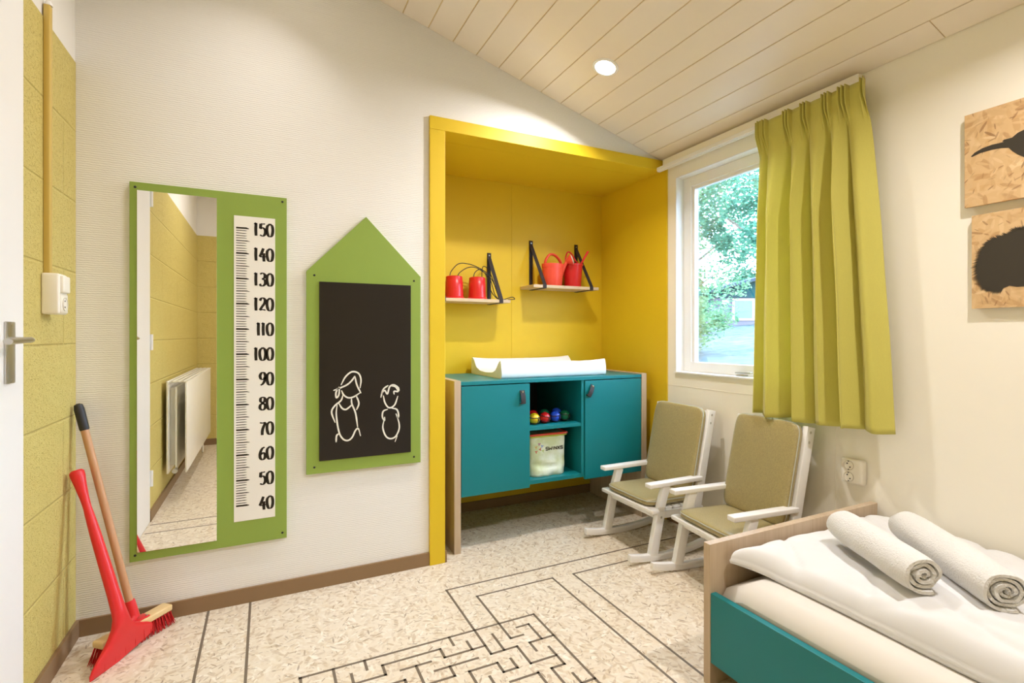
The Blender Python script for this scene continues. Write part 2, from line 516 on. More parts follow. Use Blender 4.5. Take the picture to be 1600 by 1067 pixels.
# ceiling: sloping boards
bm = NB()
ang = math.atan(SL)
x = 1.993
edges = [2.098]
while x > XL - 0.2: edges.append(x); x -= 0.1198
for a, b in zip(edges, edges[1:]):
    g = 0.0022
    p = [(b + g, zc(b + g)), (a - g, zc(a - g)), (a - g, zc(a - g) + 0.0045), (b + g, zc(b + g) + 0.0045)]
    if a == 2.098:
        prism(bm, p, 1, 0.909, YB, 0.0012); prism(bm, p, 1, YF, 0.9065, 0.0012)
    else: prism(bm, p, 1, YF, YB, 0.0012)
ceil_o = struct('ceiling', bm, 'ceil', sm=False)
bm = NB()
prism(bm, [(XL - 0.2, zc(XL - 0.2) + 0.004), (XR + 0.2, zc(XR + 0.2) + 0.004), (XR + 0.2, zc(XR + 0.2) + 0.1), (XL - 0.2, zc(XL - 0.2) + 0.1)], 1, YF - 0.15, 2.42)
obj('ceiling_backing', bm, 'groove', ceil_o, sm=False)
# alcove roof slab, keeps daylight out
struct('ceiling_alcove', B((0.6, 2.40, 2.062), (2.26, 2.96, 2.2)), 'groove', sm=False)
struct('wall_outer_back', B((0.6, 2.922, -0.08), (2.26, 2.96, 2.062)), 'groove', sm=False)

# baseboards
bm = NB(); box(bm, (XL, YB - 0.011, 0), (0.6785, YB, 0.060), 0.001); struct('baseboard_back', bm, 'skirting', sm=False)
bm = NB(); box(bm, (XL, 1.84, 0), (XL + 0.011, YB - 0.011, 0.062), 0.001); box(bm, (XL, YF, 0), (XL + 0.011, 1.025, 0.062), 0.001)
struct('baseboard_left', bm, 'skirting', sm=False)
bm = NB(); box(bm, (0.7535, 2.272, 0), (0.762, 2.868, 0.055), 0.001); box(bm, (0.7535, 2.868, 0), (2.089, 2.878, 0.055), 0.001)
struct('baseboard_alcove', bm, 'skirting', sm=False)
bm = NB(); box(bm, (XR - 0.011, 1.15, 0), (XR, 2.244, 0.055), 0.001); struct('baseboard_right', bm, 'skirting', sm=False)
bm = NB(); box(bm, (XL + 0.011, YF, 0), (XR - 0.011, YF + 0.011, 0.06), 0.001); struct('baseboard_front', bm, 'skirting', sm=False)

# door in the left wall
door = thing('door_1', 'white door', 'door', (XL, 1.43, 0)); del door['label']; del door['category']; door['kind'] = 'structure'
bm = NB(); box(bm, (XL - 0.035, 1.032, 0.004), (XL + 0.008, 1.832, 2.034), 0.002); obj('door_leaf', bm, 'white_paint', door, sm=False)
bm = NB(); box(bm, (XL + 0.008, 1.715, 0.945), (XL + 0.015, 1.762, 1.105), 0.002)
for z in (0.952, 1.098): tube(bm, [(XL + 0.014, 1.74, z), (XL + 0.0165, 1.74, z)], 0.004)
obj('handle_plate', bm, 'metal', door)
bm = NB()
tube(bm, catmull([(XL + 0.014, 1.728, 1.058), (XL + 0.045, 1.728, 1.058), (XL + 0.060, 1.712, 1.058), (XL + 0.060, 1.66, 1.057), (XL + 0.056, 1.60, 1.055)], 6), 0.0095, 14, True, 0.8)
obj('door_lever', bm, 'metal', door)
for z in (0.25, 1.03, 1.85):
    bm = NB(); tube(bm, [(XL + 0.014, 1.026, z - 0.045), (XL + 0.014, 1.026, z + 0.045)], 0.008); obj('hinge', bm, 'white_paint', door)

# ------------------------------------------------------------------ ceiling lamps
def downlight(x, y, label, k=1.0, spread=150):
    z = zc(x)
    t = thing('ceiling_downlight', label, 'ceiling light', (x, y, z), 'recessed spots in the sloping ceiling')
    R = Matrix.Rotation(ang, 4, 'Y')
    bm = NB(); lathe(bm, [(0.046, -0.001), (0.047, -0.004), (0.056, -0.0045), (0.060, -0.001), (0.060, 0.001), (0.046, 0.001), (0.046, -0.001)], (x, y, z), 40, R)
    obj('trim_ring', bm, 'white_paint', t)
    bm = NB(); lathe(bm, [(0.0, -0.004), (0.03, -0.0035), (0.046, -0.0015), (0.046, 0.001), (0, 0.001)], (x, y, z), 40, R)
    obj('lens', bm, 'lamp', t)
    l = bpy.data.lights.new('lamp_light', 'AREA'); l.shape = 'DISK'; l.size = 0.07; l.energy = LAMP_W * k
    l.color = (1.0, 0.96, 0.97); l.spread = radians(spread)
    o = bpy.data.objects.new('lamp_light', l); C.objects.link(o); o.parent = t
    o.location = Vector((-sin(ang) * 0.008, 0, -0.008)); o.rotation_euler = (0, ang, 0)
    return t
downlight(1.391, 1.887, 'round recessed ceiling spot glowing above the yellow alcove', 1.25)
downlight(0.12, 1.86, 'recessed ceiling spot above the green mirror board', 0.22, 110)
downlight(1.56, 0.36, 'recessed ceiling spot above the bed', 1.65, 165)
downlight(0.12, 0.05, 'added unseen ceiling spot lighting the camera side of the floor', 0.8)  # added spot, out of view above the camera, brightens the room

# ------------------------------------------------------------------ floor inlay lines
bm = NB()
LW = 0.0044
def seg(x0, y0, x1, y1, w=LW):
    box(bm, (min(x0, x1) - w, min(y0, y1) - w, 0.0), (max(x0, x1) + w, max(y0, y1) + w, 0.0006))
gx = lambda i: 0.093 + 0.0486 * i
gy = lambda j: 1.704 - 0.0503 * j
def g(*p):
    for a, b in zip(p, p[1:]): seg(gx(a[0]), gy(a[1]), gx(b[0]), gy(b[1]))
g((0, 0), (17, 0), (17, 12), (0, 12), (0, 0)); g((2, 0), (2, 3), (1, 3)); g((4, 0), (4, 1)); g((3, 1), (3, 2), (5, 2), (5, 1), (9, 1), (9, 2), (12, 2))
g((10, 0), (10, 1)); g((11, 1), (11, 2)); g((12, 0), (12, 3), (14, 3), (14, 5), (16, 5)); g((6, 2), (8, 2)); g((7, 2), (7, 4), (9, 4), (9, 3))
g((8, 3), (11, 3)); g((6, 4), (6, 3), (5, 3), (5, 5), (3, 5)); g((10, 6), (10, 4), (12, 4), (12, 5), (13, 5), (13, 4)); g((14, 0), (14, 2), (15, 2))
g((15, 1), (16, 1), (16, 3)); g((17, 3), (15, 3), (15, 4)); g((16, 4), (16, 6), (15, 6), (15, 9)); g((13, 1), (13, 3)); g((11, 5), (11, 8))
g((12, 6), (14, 6), (14, 9), (12, 9)); g((16, 7), (16, 8), (17, 8)); g((1, 5), (1, 7), (4, 7)); g((7, 6), (7, 9)); g((2, 9), (5, 9), (5, 11)); g((9, 8), (9, 11), (12, 11)); g((8, 5), (8, 7)); g((16, 10), (16, 11), (13, 11))
seg(gx(12), gy(0), gx(12), 2.024); seg(gx(12), 2.024, 2.088, 2.024)
seg(gx(14), gy(0), gx(14), 1.922); seg(gx(14), 1.922, 1.131, 1.922); seg(1.131, 1.922, 1.131, 0.30)
seg(1.234, 1.914, 2.088, 1.914); seg(1.234, 1.914, 1.234, 1.150)
seg(-0.205, 2.27, -0.205, 1.22); seg(-0.205, 1.22, XL + 0.02, 1.22)
seg(-0.061, 2.27, -0.061, 1.08); seg(-0.061, 1.08, XL + 0.02, 1.08)
tag(obj('maze_inlay', bm, 'line', sm=False), 'thin grey maze and path lines laid into the flecked floor', 'floor marking')

# ------------------------------------------------------------------ mirror and height chart board
def backwall(u, v, h): return (u, YB - 0.0 - h, v)
def screw_at(parent, x, y, z):
    b_ = NB(); lathe(b_, [(0, 0.0022), (0.003, 0.002), (0.0045, 0.0005), (0.0045, -0.002), (0, -0.002)], (x, y, z), 14, Matrix.Rotation(pi / 2, 4, 'X'))
    obj('screw', b_, 'screw', parent)
mb = thing('mirror_board', 'tall green board with mirror and white height chart on the textured wall', 'mirror', (-0.19, YB, 0.24))
obj('backing_board', B((-0.453, YB - 0.018, 0.239), (0.072, YB, 1.633), 0.001), 'green_board', mb, sm=False)
obj('mirror', B((-0.430, YB - 0.0225, 0.272), (-0.176, YB - 0.018, 1.603), 0.0006), ['mirror'], mb, sm=False)
chart = obj('height_chart', B((-0.118, YB - 0.0195, 0.333), (0.029, YB - 0.018, 1.543)), 'chart', mb, sm=False)
for x_, z_ in ((-0.436, 1.614), (0.056, 1.616), (-0.436, 0.262), (0.056, 0.262)): screw_at(mb, x_, YB - 0.018, z_)
DIG = {
 '0': [[(.28, 1), (.06, .8), (.03, .45), (.12, .1), (.28, 0), (.45, .12), (.52, .5), (.46, .85), (.28, 1)]],
 '1': [[(.14, .88), (.28, 1.0)], [(.27, 1.0), (.25, .5), (.27, 0)]],
 '2': [[(.05, .78), (.15, .95), (.32, 1), (.48, .85), (.44, .6), (.22, .3), (.04, .03)], [(.04, .05), (.28, .08), (.52, .04)]],
 '3': [[(.06, .92), (.28, 1), (.47, .86), (.42, .64), (.22, .54)], [(.22, .54), (.45, .45), (.5, .2), (.34, .02), (.15, 0), (.03, .14)]],
 '4': [[(.34, 1), (.2, .65), (.03, .32)], [(.03, .32), (.3, .33), (.54, .34)], [(.38, .62), (.37, .3), (.39, -.04)]],
 '5': [[(.48, .98), (.3, .96), (.12, .97)], [(.12, .97), (.11, .8), (.08, .58)], [(.08, .58), (.28, .66), (.48, .5), (.48, .2), (.3, .01), (.05, .08)]],
 '6': [[(.44, .98), (.22, .85), (.06, .5), (.08, .15), (.26, 0), (.45, .12), (.48, .38), (.32, .54), (.12, .42)]],
 '7': [[(.04, .96), (.28, .93), (.52, .97)], [(.52, .97), (.34, .6), (.25, .3), (.24, -.02)]],
 '8': [[(.28, .55), (.1, .7), (.12, .92), (.3, 1), (.46, .9), (.44, .7), (.28, .55), (.08, .38), (.06, .14), (.26, 0), (.46, .12), (.48, .38), (.28, .55)]],
 '9': [[(.48, .62), (.34, .46), (.14, .5), (.06, .75), (.2, .97), (.38, .97), (.5, .76), (.46, .4), (.3, .12), (.1, 0)]]}
ych = YB - 0.0195
def onchart(u, v, h): return (u, ych - h, v)
for n10 in range(4, 16):
    bm = NB(); s = str(n10 * 10); hgt = 0.051; zb = n10 * 0.1 - 0.0055 - hgt / 2
    xr = 0.0245
    wid = {'1': 0.0150}
    xs = xr
    for ch in reversed(s):
        wch = 0.0175 if ch == '1' else 0.0265
        xs -= wch
        for path in DIG[ch]:
            pts = catmull([Vector((xs + (px - (0.14 if ch == '1' else 0)) * 0.043, zb + py * hgt)) for px, py in path], 7)
            ribbon(bm, pts, lambda t, d: 0.0042 + 0.0070 * abs(d.y) ** 1.5 * (0.85 + 0.15 * sin(pi * t)), onchart, 0.0003)
    obj('chart_number', bm, 'ink', chart, sm=False, recalc=False)
bm = NB()
for k in range(0, 111):
    z = 0.395 + k * 0.01
    w_, L_ = (0.0066, 0.046) if k % 10 == 0 else ((0.0036, 0.047) if k % 5 == 0 else (0.0027, 0.0375))
    L_ += random.uniform(-0.001, 0.001)
    jj = random.uniform(-0.0008, 0.0008)
    a = Vector((-0.1105, z)); b_ = Vector((-0.1105 + L_ * 0.8, z + jj)); c_ = Vector((-0.1105 + L_, z - 0.0015 * (k % 5 == 0)))
    ribbon(bm, [a, b_, c_], lambda t, d: w_ * (1.0 if t < 0.9 else 0.35), onchart, 0.0003)
obj('scale_ticks', bm, 'ink', chart, sm=False, recalc=False)

# ------------------------------------------------------------------ house-shaped chalkboard
hb = thing('house_chalkboard', 'green house-shaped board with black chalkboard and two chalk figures', 'chalkboard', (0.39, YB, 0.487))
bm = NB(); prism(bm, [(0.147, 0.487), (0.634, 0.487), (0.634, 1.338), (0.390, 1.589), (0.147, 1.338)], 1, YB - 0.018, YB, 0.001)
obj('house_panel', bm, 'green_board', hb, sm=False)
bb = obj('blackboard', B((0.197, YB - 0.024, 0.540), (0.587, YB - 0.018, 1.296), 0.0006), 'blackboard', hb, sm=False)
for x_, z_ in ((0.178, 1.322), (0.603, 1.318), (0.178, 0.515), (0.603, 0.515)): screw_at(hb, x_, YB - 0.018, z_)
GIRL = [[(0.284, 0.857), (0.303, 0.892), (0.329, 0.912), (0.356, 0.905), (0.367, 0.877), (0.363, 0.84)], [(0.253, 0.835), (0.273, 0.842), (0.307, 0.856), (0.329, 0.875), (0.341, 0.894)], [(0.341, 0.894), (0.35, 0.854), (0.367, 0.818)], [(0.277, 0.85), (0.264, 0.827), (0.265, 0.804), (0.275, 0.815), (0.278, 0.846)], [(0.286, 0.834), (0.295, 0.814), (0.314, 0.801), (0.337, 0.804), (0.363, 0.82)], [(0.292, 0.814), (0.284, 0.791), (0.259, 0.77), (0.246, 0.743), (0.26, 0.698)], [(0.275, 0.78), (0.288, 0.758), (0.303, 0.751), (0.318, 0.76), (0.329, 0.771)], [(0.327, 0.797), (0.329, 0.773), (0.344, 0.733), (0.353, 0.671)], [(0.346, 0.811), (0.358, 0.775), (0.348, 0.746)], [(0.268, 0.773), (0.265, 0.73), (0.275, 0.66), (0.29, 0.628), (0.31, 0.617), (0.329, 0.628), (0.344, 0.658), (0.356, 0.664), (0.365, 0.632)], [(0.275, 0.65), (0.266, 0.641), (0.264, 0.614)]]
BOY = [[(0.452, 0.794), (0.463, 0.83), (0.485, 0.847)], [(0.455, 0.81), (0.469, 0.825), (0.481, 0.809), (0.491, 0.84), (0.509, 0.848), (0.529, 0.835), (0.534, 0.82)], [(0.497, 0.844), (0.517, 0.839), (0.529, 0.818), (0.511, 0.819), (0.511, 0.805)], [(0.463, 0.803), (0.471, 0.769), (0.489, 0.747), (0.513, 0.758), (0.528, 0.798)], [(0.483, 0.741), (0.463, 0.733), (0.459, 0.709), (0.468, 0.692), (0.469, 0.708)], [(0.499, 0.745), (0.523, 0.737), (0.531, 0.712), (0.527, 0.7), (0.519, 0.719)], [(0.467, 0.697), (0.461, 0.661), (0.473, 0.624), (0.493, 0.609), (0.517, 0.616), (0.533, 0.647), (0.533, 0.675), (0.523, 0.709)], [(0.525, 0.619), (0.515, 0.593)]]
for nm, fig in (('girl_drawing', GIRL), ('boy_drawing', BOY)):
    bm = NB()
    for path in fig:
        pts = catmull([Vector(p) for p in path], 8)
        ribbon(bm, pts, lambda t, d: 0.0068 * (0.55 + 0.45 * min(1, 6 * t, 6 * (1 - t))), lambda u, v, h: (u, YB - 0.024 - h, v), 0.0005)
    obj(nm, bm, 'chalk', bb, sm=False, recalc=False)

# ------------------------------------------------------------------ switch box, conduit on left wall
sb = thing('switch_and_socket_box', 'cream surface box with light switch over a socket on yellow block wall', 'light switch', (XL, 2.01, 1.13))
bm = NB(); box(bm, (XL, 1.972, 1.134), (XL + 0.043, 2.045, 1.258), 0.006, 3); obj('box_body', bm, 'plastic_cream', sb)
bm = NB(); box(bm, (XL + 0.040, 1.981, 1.200), (XL + 0.052, 2.038, 1.252), 0.004, 3); obj('rocker', bm, 'plastic_cream', sb)
bm = NB(); box(bm, (XL + 0.041, 1.981, 1.138), (XL + 0.046, 2.038, 1.196), 0.002); obj('socket_cover', bm, 'plastic_cream', sb)
RY = Matrix.Rotation(pi / 2, 4, 'Y')
bm = NB(); lathe(bm, [(0.0, -0.002), (0.015, -0.002), (0.019, 0.002), (0.021, 0.0025), (0.021, 0)], (XL + 0.046, 2.010, 1.166), 28, RY); s_ = obj('socket_well', bm, 'socket_rim', sb)
bm = NB()
for dz in (-0.0095, 0.0095): tube(bm, [(XL + 0.0455, 2.010, 1.166 + dz), (XL + 0.0472, 2.010, 1.166 + dz)], 0.0025, 10)
obj('contact_holes', bm, 'socket_dark', s_)
cd = thing('cable_conduit', 'painted vertical cable cover running down to the switch box', 'cable cover', (XL, 2.005, 1.258))
bm = NB(); box(bm, (XL, 1.990, 1.257), (XL + 0.016, 2.014, 2.075), 0.003); obj('cover', bm, mat('conduit_paint', (208, 178, 92), 0.45), cd)
bm = NB(); lathe(bm, [(0, 0.016), (0.006, 0.014), (0.010, 0.006), (0.010, 0.0), (0, 0)], (XL + 0.010, 2.002, 2.075), 16); obj('end_cap', bm, 'white_paint', cd)
bm = NB()

# ------------------------------------------------------------------ broom and red scraper in the corner
br = thing('broom', 'broom with wooden stick and red bristles leaning behind the red scraper', 'broom', (-0.41, 2.13, 0))
dv = Vector((0.66, 0.75, 0)).normalized(); pv = Vector((dv.y, -dv.x, 0))
ctr = Vector((-0.413, 2.146, 0))
bm = NB()
mt = Matrix(((dv.x, -pv.x, 0, ctr.x), (dv.y, -pv.y, 0, ctr.y), (0, 0, 1, 0), (0, 0, 0, 1)))
box(bm, (-0.125, -0.023, 0.054), (0.125, 0.023, 0.077), 0.006, 3, mt); obj('brush_block', bm, 'block_wood', br)
bm = NB()
for i in range(22):
    for j in range(5):
        for k in range(4):
            a = -0.115 + 0.23 * i / 21; b_ = -0.019 + 0.038 * j / 4
            base = mt @ Vector((a + random.uniform(-.002, .002), b_ + random.uniform(-.002, .002), 0.056))
            sp = 1 + 0.0 * i
            tip = mt @ Vector((a * 1.15 + random.uniform(-.006, .006), b_ * 1.15 + random.uniform(-.003, .003), random.uniform(0.001, 0.006)))
            tube(bm, [base, tip], [0.0016, 0.0009], 4)
obj('bristles', bm, 'bristle', br, sm=False, kind='stuff')
top = Vector((-0.592, 2.235, 0.832)); bot = Vector((-0.417, 2.148, 0.089))
dd = (top - bot).normalized()
bm = NB()
tube(bm, [bot - dd * 0.0, bot + dd * 0.055, bot + dd * 0.062], [0.019, 0.0165, 0.0155], 20)
box(bm, (-0.042, -0.018, 0.0765), (0.042, 0.018, 0.0815), 0.0025, 2, mt)
tube(bm, catmull([mt @ Vector((-0.03, 0, 0.079)), mt @ Vector((-0.008, 0, 0.091)), bot + dd * 0.03], 4), [0.014] * 9, 12)
sk = obj('handle_socket', bm, 'red_plastic', br)
for a in (-0.034, 0.034):
    b_ = NB(); lathe(b_, [(0, 0.0015), (0.004, 0.001), (0.004, -0.001), (0, -0.001)], mt @ Vector((a, -0.010, 0.0825)), 12); obj('screw', b_, 'metal', sk)
bm = NB(); tube(bm, [bot + dd * (0.03 + 0.67 * k / 8) for k in range(9)], 0.0118, 20); obj('broom_handle', bm, 'handle_wood', br)
bm = NB(); tl = (top - bot).length
tube(bm, [bot + dd * (tl - 0.095), bot + dd * (tl - 0.09), bot + dd * (tl - 0.02), bot + dd * (tl - 0.004), bot + dd * tl], [0.0128, 0.0142, 0.0150, 0.012, 0.005], 20)
obj('end_grip', bm, 'rubber_and_shade_black', br)

# red plastic scraper: fan-shaped blade flowing into a thick tubular handle
rs = thing('red_scraper', 'red plastic scraper with fan-shaped blade standing in front of the broom', 'scraper', (-0.42, 2.08, 0))
edge = Vector((0.122, 0.206, 0)).normalized(); c0 = Vector((-0.428, 2.074, 0.0))
topc = Vector((-0.582, 2.180, 0.612)); 
axis_pts = []
neck = Vector((-0.434, 2.058, 0.140))
bm = NB(); N = 96; rings = []
fwd = Vector((edge.y, -edge.x, 0))
prof = [  # t along height (0 blade tip), half width, half thickness
 (0.0, 0.119, 0.0045), (0.02, 0.125, 0.006), (0.045, 0.124, 0.008), (0.07, 0.113, 0.010), (0.095, 0.095, 0.012), (0.12, 0.075, 0.0135), (0.145, 0.057, 0.015), (0.17, 0.042, 0.016), (0.195, 0.031, 0.017), (0.23, 0.0245, 0.018), (0.27, 0.021, 0.0185),
 (0.34, 0.0185, 0.018), (0.50, 0.0170, 0.017), (0.66, 0.0155, 0.0155), (0.76, 0.0130, 0.013), (0.80, 0.0115, 0.0115), (0.85, 0.0125, 0.0125), (0.92, 0.0165, 0.0165), (0.97, 0.0205, 0.0205), (0.99, 0.0205, 0.0205), (1.0, 0.016, 0.016)]
bl_pt = c0 + Vector((0, 0, 0.004))
for t, hw, ht in prof:
    if t < 0.22: c = bl_pt.lerp(neck, t / 0.22); 
    else: c = neck.lerp(topc, (t - 0.22) / 0.78)
    axd = (neck - bl_pt).normalized() if t < 0.15 else ((topc - neck).normalized() if t > 0.3 else (topc - bl_pt).normalized())
    e = (edge - axd * edge.dot(axd)).normalized(); q = axd.cross(e)
    rg = []
    for k in range(N):
        a = 2 * pi * k / N; ca, sa = cos(a), sin(a)
        pw = 0.6 if t < 0.2 else 1.0
        uu = math.copysign(abs(ca) ** (0.8 if t < .2 else 1), ca); vv = math.copysign(abs(sa) ** pw, sa)
        rib = 0.0
        if t < 0.16: rib = 0.0 * max(0, cos(uu * hw / 0.040 * 2 * pi)) ** 10
        # blade ends droop: the left end is swept down
        zoff = 0.0
        if t < 0.2: zoff = -abs(uu) ** 2 * 0.012 * (t / 0.2) * (1)
        p = c + e * uu * hw + q * vv * (ht + rib) + Vector((0, 0, zoff))
        if p.z < 0.001: p.z = 0.001
        rg.append(bm.verts.new(p))
    rings.append(rg)
for a, b_ in zip(rings, rings[1:]):
    for k in range(N): bm.faces.new((a[k], a[(k + 1) % N], b_[(k + 1) % N], b_[k]))
bm.faces.new(rings[0][::-1]); bm.faces.new(rings[-1])
o = obj('scraper_body', bm, 'red_plastic', rs, ang=1.2)
for k_ in (-0.080, -0.040, 0.0, 0.040, 0.078):
    b_ = NB(); axd = (neck - bl_pt).normalized()
    P_a = bl_pt + edge * k_ + axd * 0.006 + fwd * 0.0058; P_b = bl_pt + edge * (k_ * 0.97) + axd * 0.048 + fwd * 0.0086
    tube(b_, [P_a, P_a.lerp(P_b, .5), P_b], [0.0009, 0.0014, 0.0007], 8); obj('rib', b_, 'red_plastic', o)

# ------------------------------------------------------------------ wall shelves
def shelf(x0, x1, z, straps, label):
    t = thing('wall_shelf', label, 'shelf', (x0, 2.878, z), 'shelves hung on straps in the alcove')
    obj('shelf_board', B((x0, 2.695, z - 0.018), (x1, 2.876, z), 0.001), 'oak_shelf', t, sm=False)
    for sx in straps:
        b_ = NB(); h = 0.288; th = 0.002; w2 = 0.0125
        path = [(2.8765, z + h + 0.004), (2.8765, z + 0.001), ]
        prism(b_, [(2.8775, z + 0.0005), (2.8775, z + h + 0.012), (2.8750, z + h + 0.012), (2.8750, z + 0.0005)], 0, sx - w2, sx + w2)
        prism(b_, [(2.8750, z + h + 0.011), (2.8725, z + h + 0.011), (2.8725, z + h - 0.018), (2.6925, z + 0.001), (2.6925, z - 0.0185), (2.695, z - 0.0185), (2.695, z + 0.002), (2.8748, z + h - 0.016)], 0, sx - w2, sx + w2)
        prism(b_, [(2.6925, z - 0.0185), (2.8775, z - 0.0185), (2.8775, z - 0.0210), (2.6925, z - 0.0210)], 0, sx - w2, sx + w2)
        s1 = obj('strap', b_, 'black', t, sm=False)
        b_ = NB(); lathe(b_, [(0, 0.002), (0.0035, 0.0015), (0.0045, 0), (0.0045, -0.001), (0, -0.001)], (sx, 2.872, z + h - 0.004), 14, Matrix.Rotation(pi / 2, 4, 'X'))
        obj('rivet', b_, 'metal', s1)
    return t
shelf(0.815, 1.298, 1.280, (0.885, 1.238), 'lower left strap shelf carrying two red stilt cups')
shelf(1.455, 1.934, 1.380, (1.532, 1.877), 'higher right strap shelf carrying watering can and red bucket')

# stilt cups with cords
def stilt(x, label, cords):
    t = thing('stilt_cup', label, 'stilt toy', (x, 2.775, 1.28), 'red stilt cups on the left shelf')
    bm = NB()
    lathe(bm, [(0.0, 0.132), (0.042, 0.132), (0.0475, 0.128), (0.049, 0.10), (0.0505, 0.098), (0.0505, 0.06), (0.053, 0.012), (0.060, 0.006), (0.060, 0.0), (0.054, 0.0), (0.045, 0.12), (0, 0.125)], (x, 2.775, 1.2802), 48)
    obj('cup', bm, 'red_cup', t)
    for cpts in cords:
        b_ = NB(); tube(b_, catmull(cpts, 10), 0.0026, 8); obj('cord', b_, 'cord', t)
stilt(0.975, 'left red stilt cup with looping black cord on lower shelf', [
    [(0.947, 2.775, 1.405), (0.957, 2.775, 1.44), (1.0, 2.77, 1.485), (1.06, 2.77, 1.488), (1.12, 2.765, 1.47), (1.175, 2.765, 1.44), (1.20, 2.765, 1.40), (1.213, 2.765, 1.36), (1.225, 2.76, 1.315), (1.245, 2.75, 1.288), (1.275, 2.745, 1.284), (1.33, 2.74, 1.300), (1.345, 2.735, 1.288), (1.30, 2.73, 1.284)],
    [(0.993, 2.775, 1.405), (1.01, 2.78, 1.435), (1.06, 2.785, 1.467), (1.11, 2.785, 1.472), (1.17, 2.79, 1.445), (1.215, 2.79, 1.41), (1.245, 2.79, 1.36), (1.262, 2.785, 1.32), (1.28, 2.78, 1.290)]])
stilt(1.118, 'right red stilt cup with black cord nearest the strap', [
    [(1.094, 2.775, 1.405), (1.105, 2.78, 1.44), (1.14, 2.79, 1.462), (1.18, 2.80, 1.44), (1.21, 2.81, 1.39), (1.222, 2.81, 1.34), (1.25, 2.80, 1.30), (1.275, 2.79, 1.284)],
    [(1.148, 2.775, 1.405), (1.155, 2.79, 1.45), (1.175, 2.82, 1.485), (1.21, 2.84, 1.48), (1.24, 2.84, 1.43), (1.262, 2.83, 1.36), (1.275, 2.82, 1.31), (1.268, 2.80, 1.284)]])

# watering can
wc = thing('watering_can', 'orange-red toy watering can with arched handle and white rose', 'watering can', (1.636, 2.775, 1.38))
bm = NB()
lathe(bm, [(0, 0.0), (0.056, 0.0), (0.061, 0.006), (0.066, 0.06), (0.071, 0.118), (0.0735, 0.118), (0.0745, 0.140), (0.072, 0.142), (0.069, 0.139), (0.060, 0.012), (0, 0.012)], (1.636, 2.775, 1.3802), 48, None, 1.0, 0.82)
obj('can_body', bm, 'orange_red', wc)
bm = NB()
tube(bm, catmull([(1.578, 2.775, 1.50), (1.585, 2.775, 1.545), (1.615, 2.775, 1.582), (1.655, 2.775, 1.578), (1.69, 2.775, 1.545), (1.700, 2.775, 1.505)], 8), 0.0125, 12, True, 0.6)
obj('can_handle', bm, 'orange_red', wc)
bm = NB(); sp = [(1.685, 2.765, 1.45), (1.700, 2.750, 1.50), (1.718, 2.738, 1.540)]
tube(bm, catmull(sp, 6), [0.017 - 0.007 * k / 12 for k in range(13)], 16); obj('spout', bm, 'orange_red', wc)
d_ = Vector((0.80, -0.52, 0.32)).normalized(); x_, y_ = frame_of(d_)
mr = Matrix(((x_.x, y_.x, d_.x, 0), (x_.y, y_.y, d_.y, 0), (x_.z, y_.z, d_.z, 0), (0, 0, 0, 1)))
bm = NB(); lathe(bm, [(0.010, -0.012), (0.016, -0.004), (0.035, 0.024), (0.036, 0.028), (0, 0.029)], (1.722, 2.735, 1.543), 28, mr); ro = obj('rose', bm, 'orange_red', wc)
bm = NB(); lathe(bm, [(0, 0.036), (0.018, 0.035), (0.033, 0.030), (0.033, 0.027), (0, 0.027)], (1.722, 2.735, 1.543), 28, mr); obj('rose_face', bm, 'pad', ro, label='white sprinkler face')

bk = thing('toy_bucket', 'tall dark red toy bucket at right end of the higher shelf', 'bucket', (1.792, 2.785, 1.38))
bm = NB()
lathe(bm, [(0, 0.0), (0.052, 0.0), (0.054, 0.004), (0.064, 0.142), (0.069, 0.143), (0.069, 0.150), (0.064, 0.152), (0.061, 0.150), (0.050, 0.008), (0, 0.008)], (1.792, 2.785, 1.3802), 48)
obj('bucket_body', bm, 'red_cup', bk)
bm = NB(); tube(bm, catmull([(1.735, 2.775, 1.522), (1.738, 2.785, 1.57), (1.765, 2.80, 1.612), (1.795, 2.80, 1.60), (1.815, 2.79, 1.56), (1.825, 2.75, 1.522)], 8), 0.005, 10); obj('bucket_handle', bm, 'red_cup', bk)
sd_ = thing('toy_spade', 'red toy spade handle sticking out of the dark red bucket', 'spade', (1.80, 2.77, 1.42))
bm = NB(); tube(bm, [(1.790, 2.765, 1.44), (1.842, 2.735, 1.56), (1.868, 2.72, 1.612)], [0.006, 0.0065, 0.0075], 12)
tube(bm, [(1.815, 2.72, 1.536), (1.845, 2.745, 1.548)], 0.004, 8)
obj('spade_handle', bm, 'red_plastic', sd_)
bm = NB(); lathe(bm, [(0, 0.0), (0.012, 0.004), (0.020, 0.02), (0.022, 0.045), (0.014, 0.055), (0, 0.055)], (1.790, 2.768, 1.392), 16, None, 1.0, 0.25); obj('spade_blade', bm, 'red_plastic', sd_)

# ------------------------------------------------------------------ changing table
ct = thing('changing_table', 'teal changing cabinet with light oak side panels in the yellow alcove', 'cabinet', (1.42, 2.60, 0))
Y0, Y1 = 2.335, 2.862
obj('side_panel', B((0.820, Y0 - 0.003, 0), (0.854, Y1, 0.846), 0.001), 'oak', ct, sm=False)
obj('side_panel', B((1.981, Y0 - 0.003, 0), (2.016, Y1, 0.846), 0.001), 'oak', ct, sm=False)
obj('top_panel', B((0.8545, Y0, 0.822), (1.9805, Y1, 0.840), 0.001), 'teal', ct, sm=False)
obj('bottom_panel', B((0.8545, Y0 + 0.010, 0.284), (1.9805, Y1, 0.304), 0.0008), 'teal', ct, sm=False)
obj('back_panel', B((0.8545, Y1 - 0.012, 0.304), (1.9805, Y1, 0.822)), 'rubber_and_shade_black', ct, sm=False)  # black colour stands in for the deep shade inside the cabinet
obj('divider', B((1.220, Y0 + 0.018, 0.304), (1.237, Y1 - 0.012, 0.822), 0.0008), 'teal', ct, sm=False)
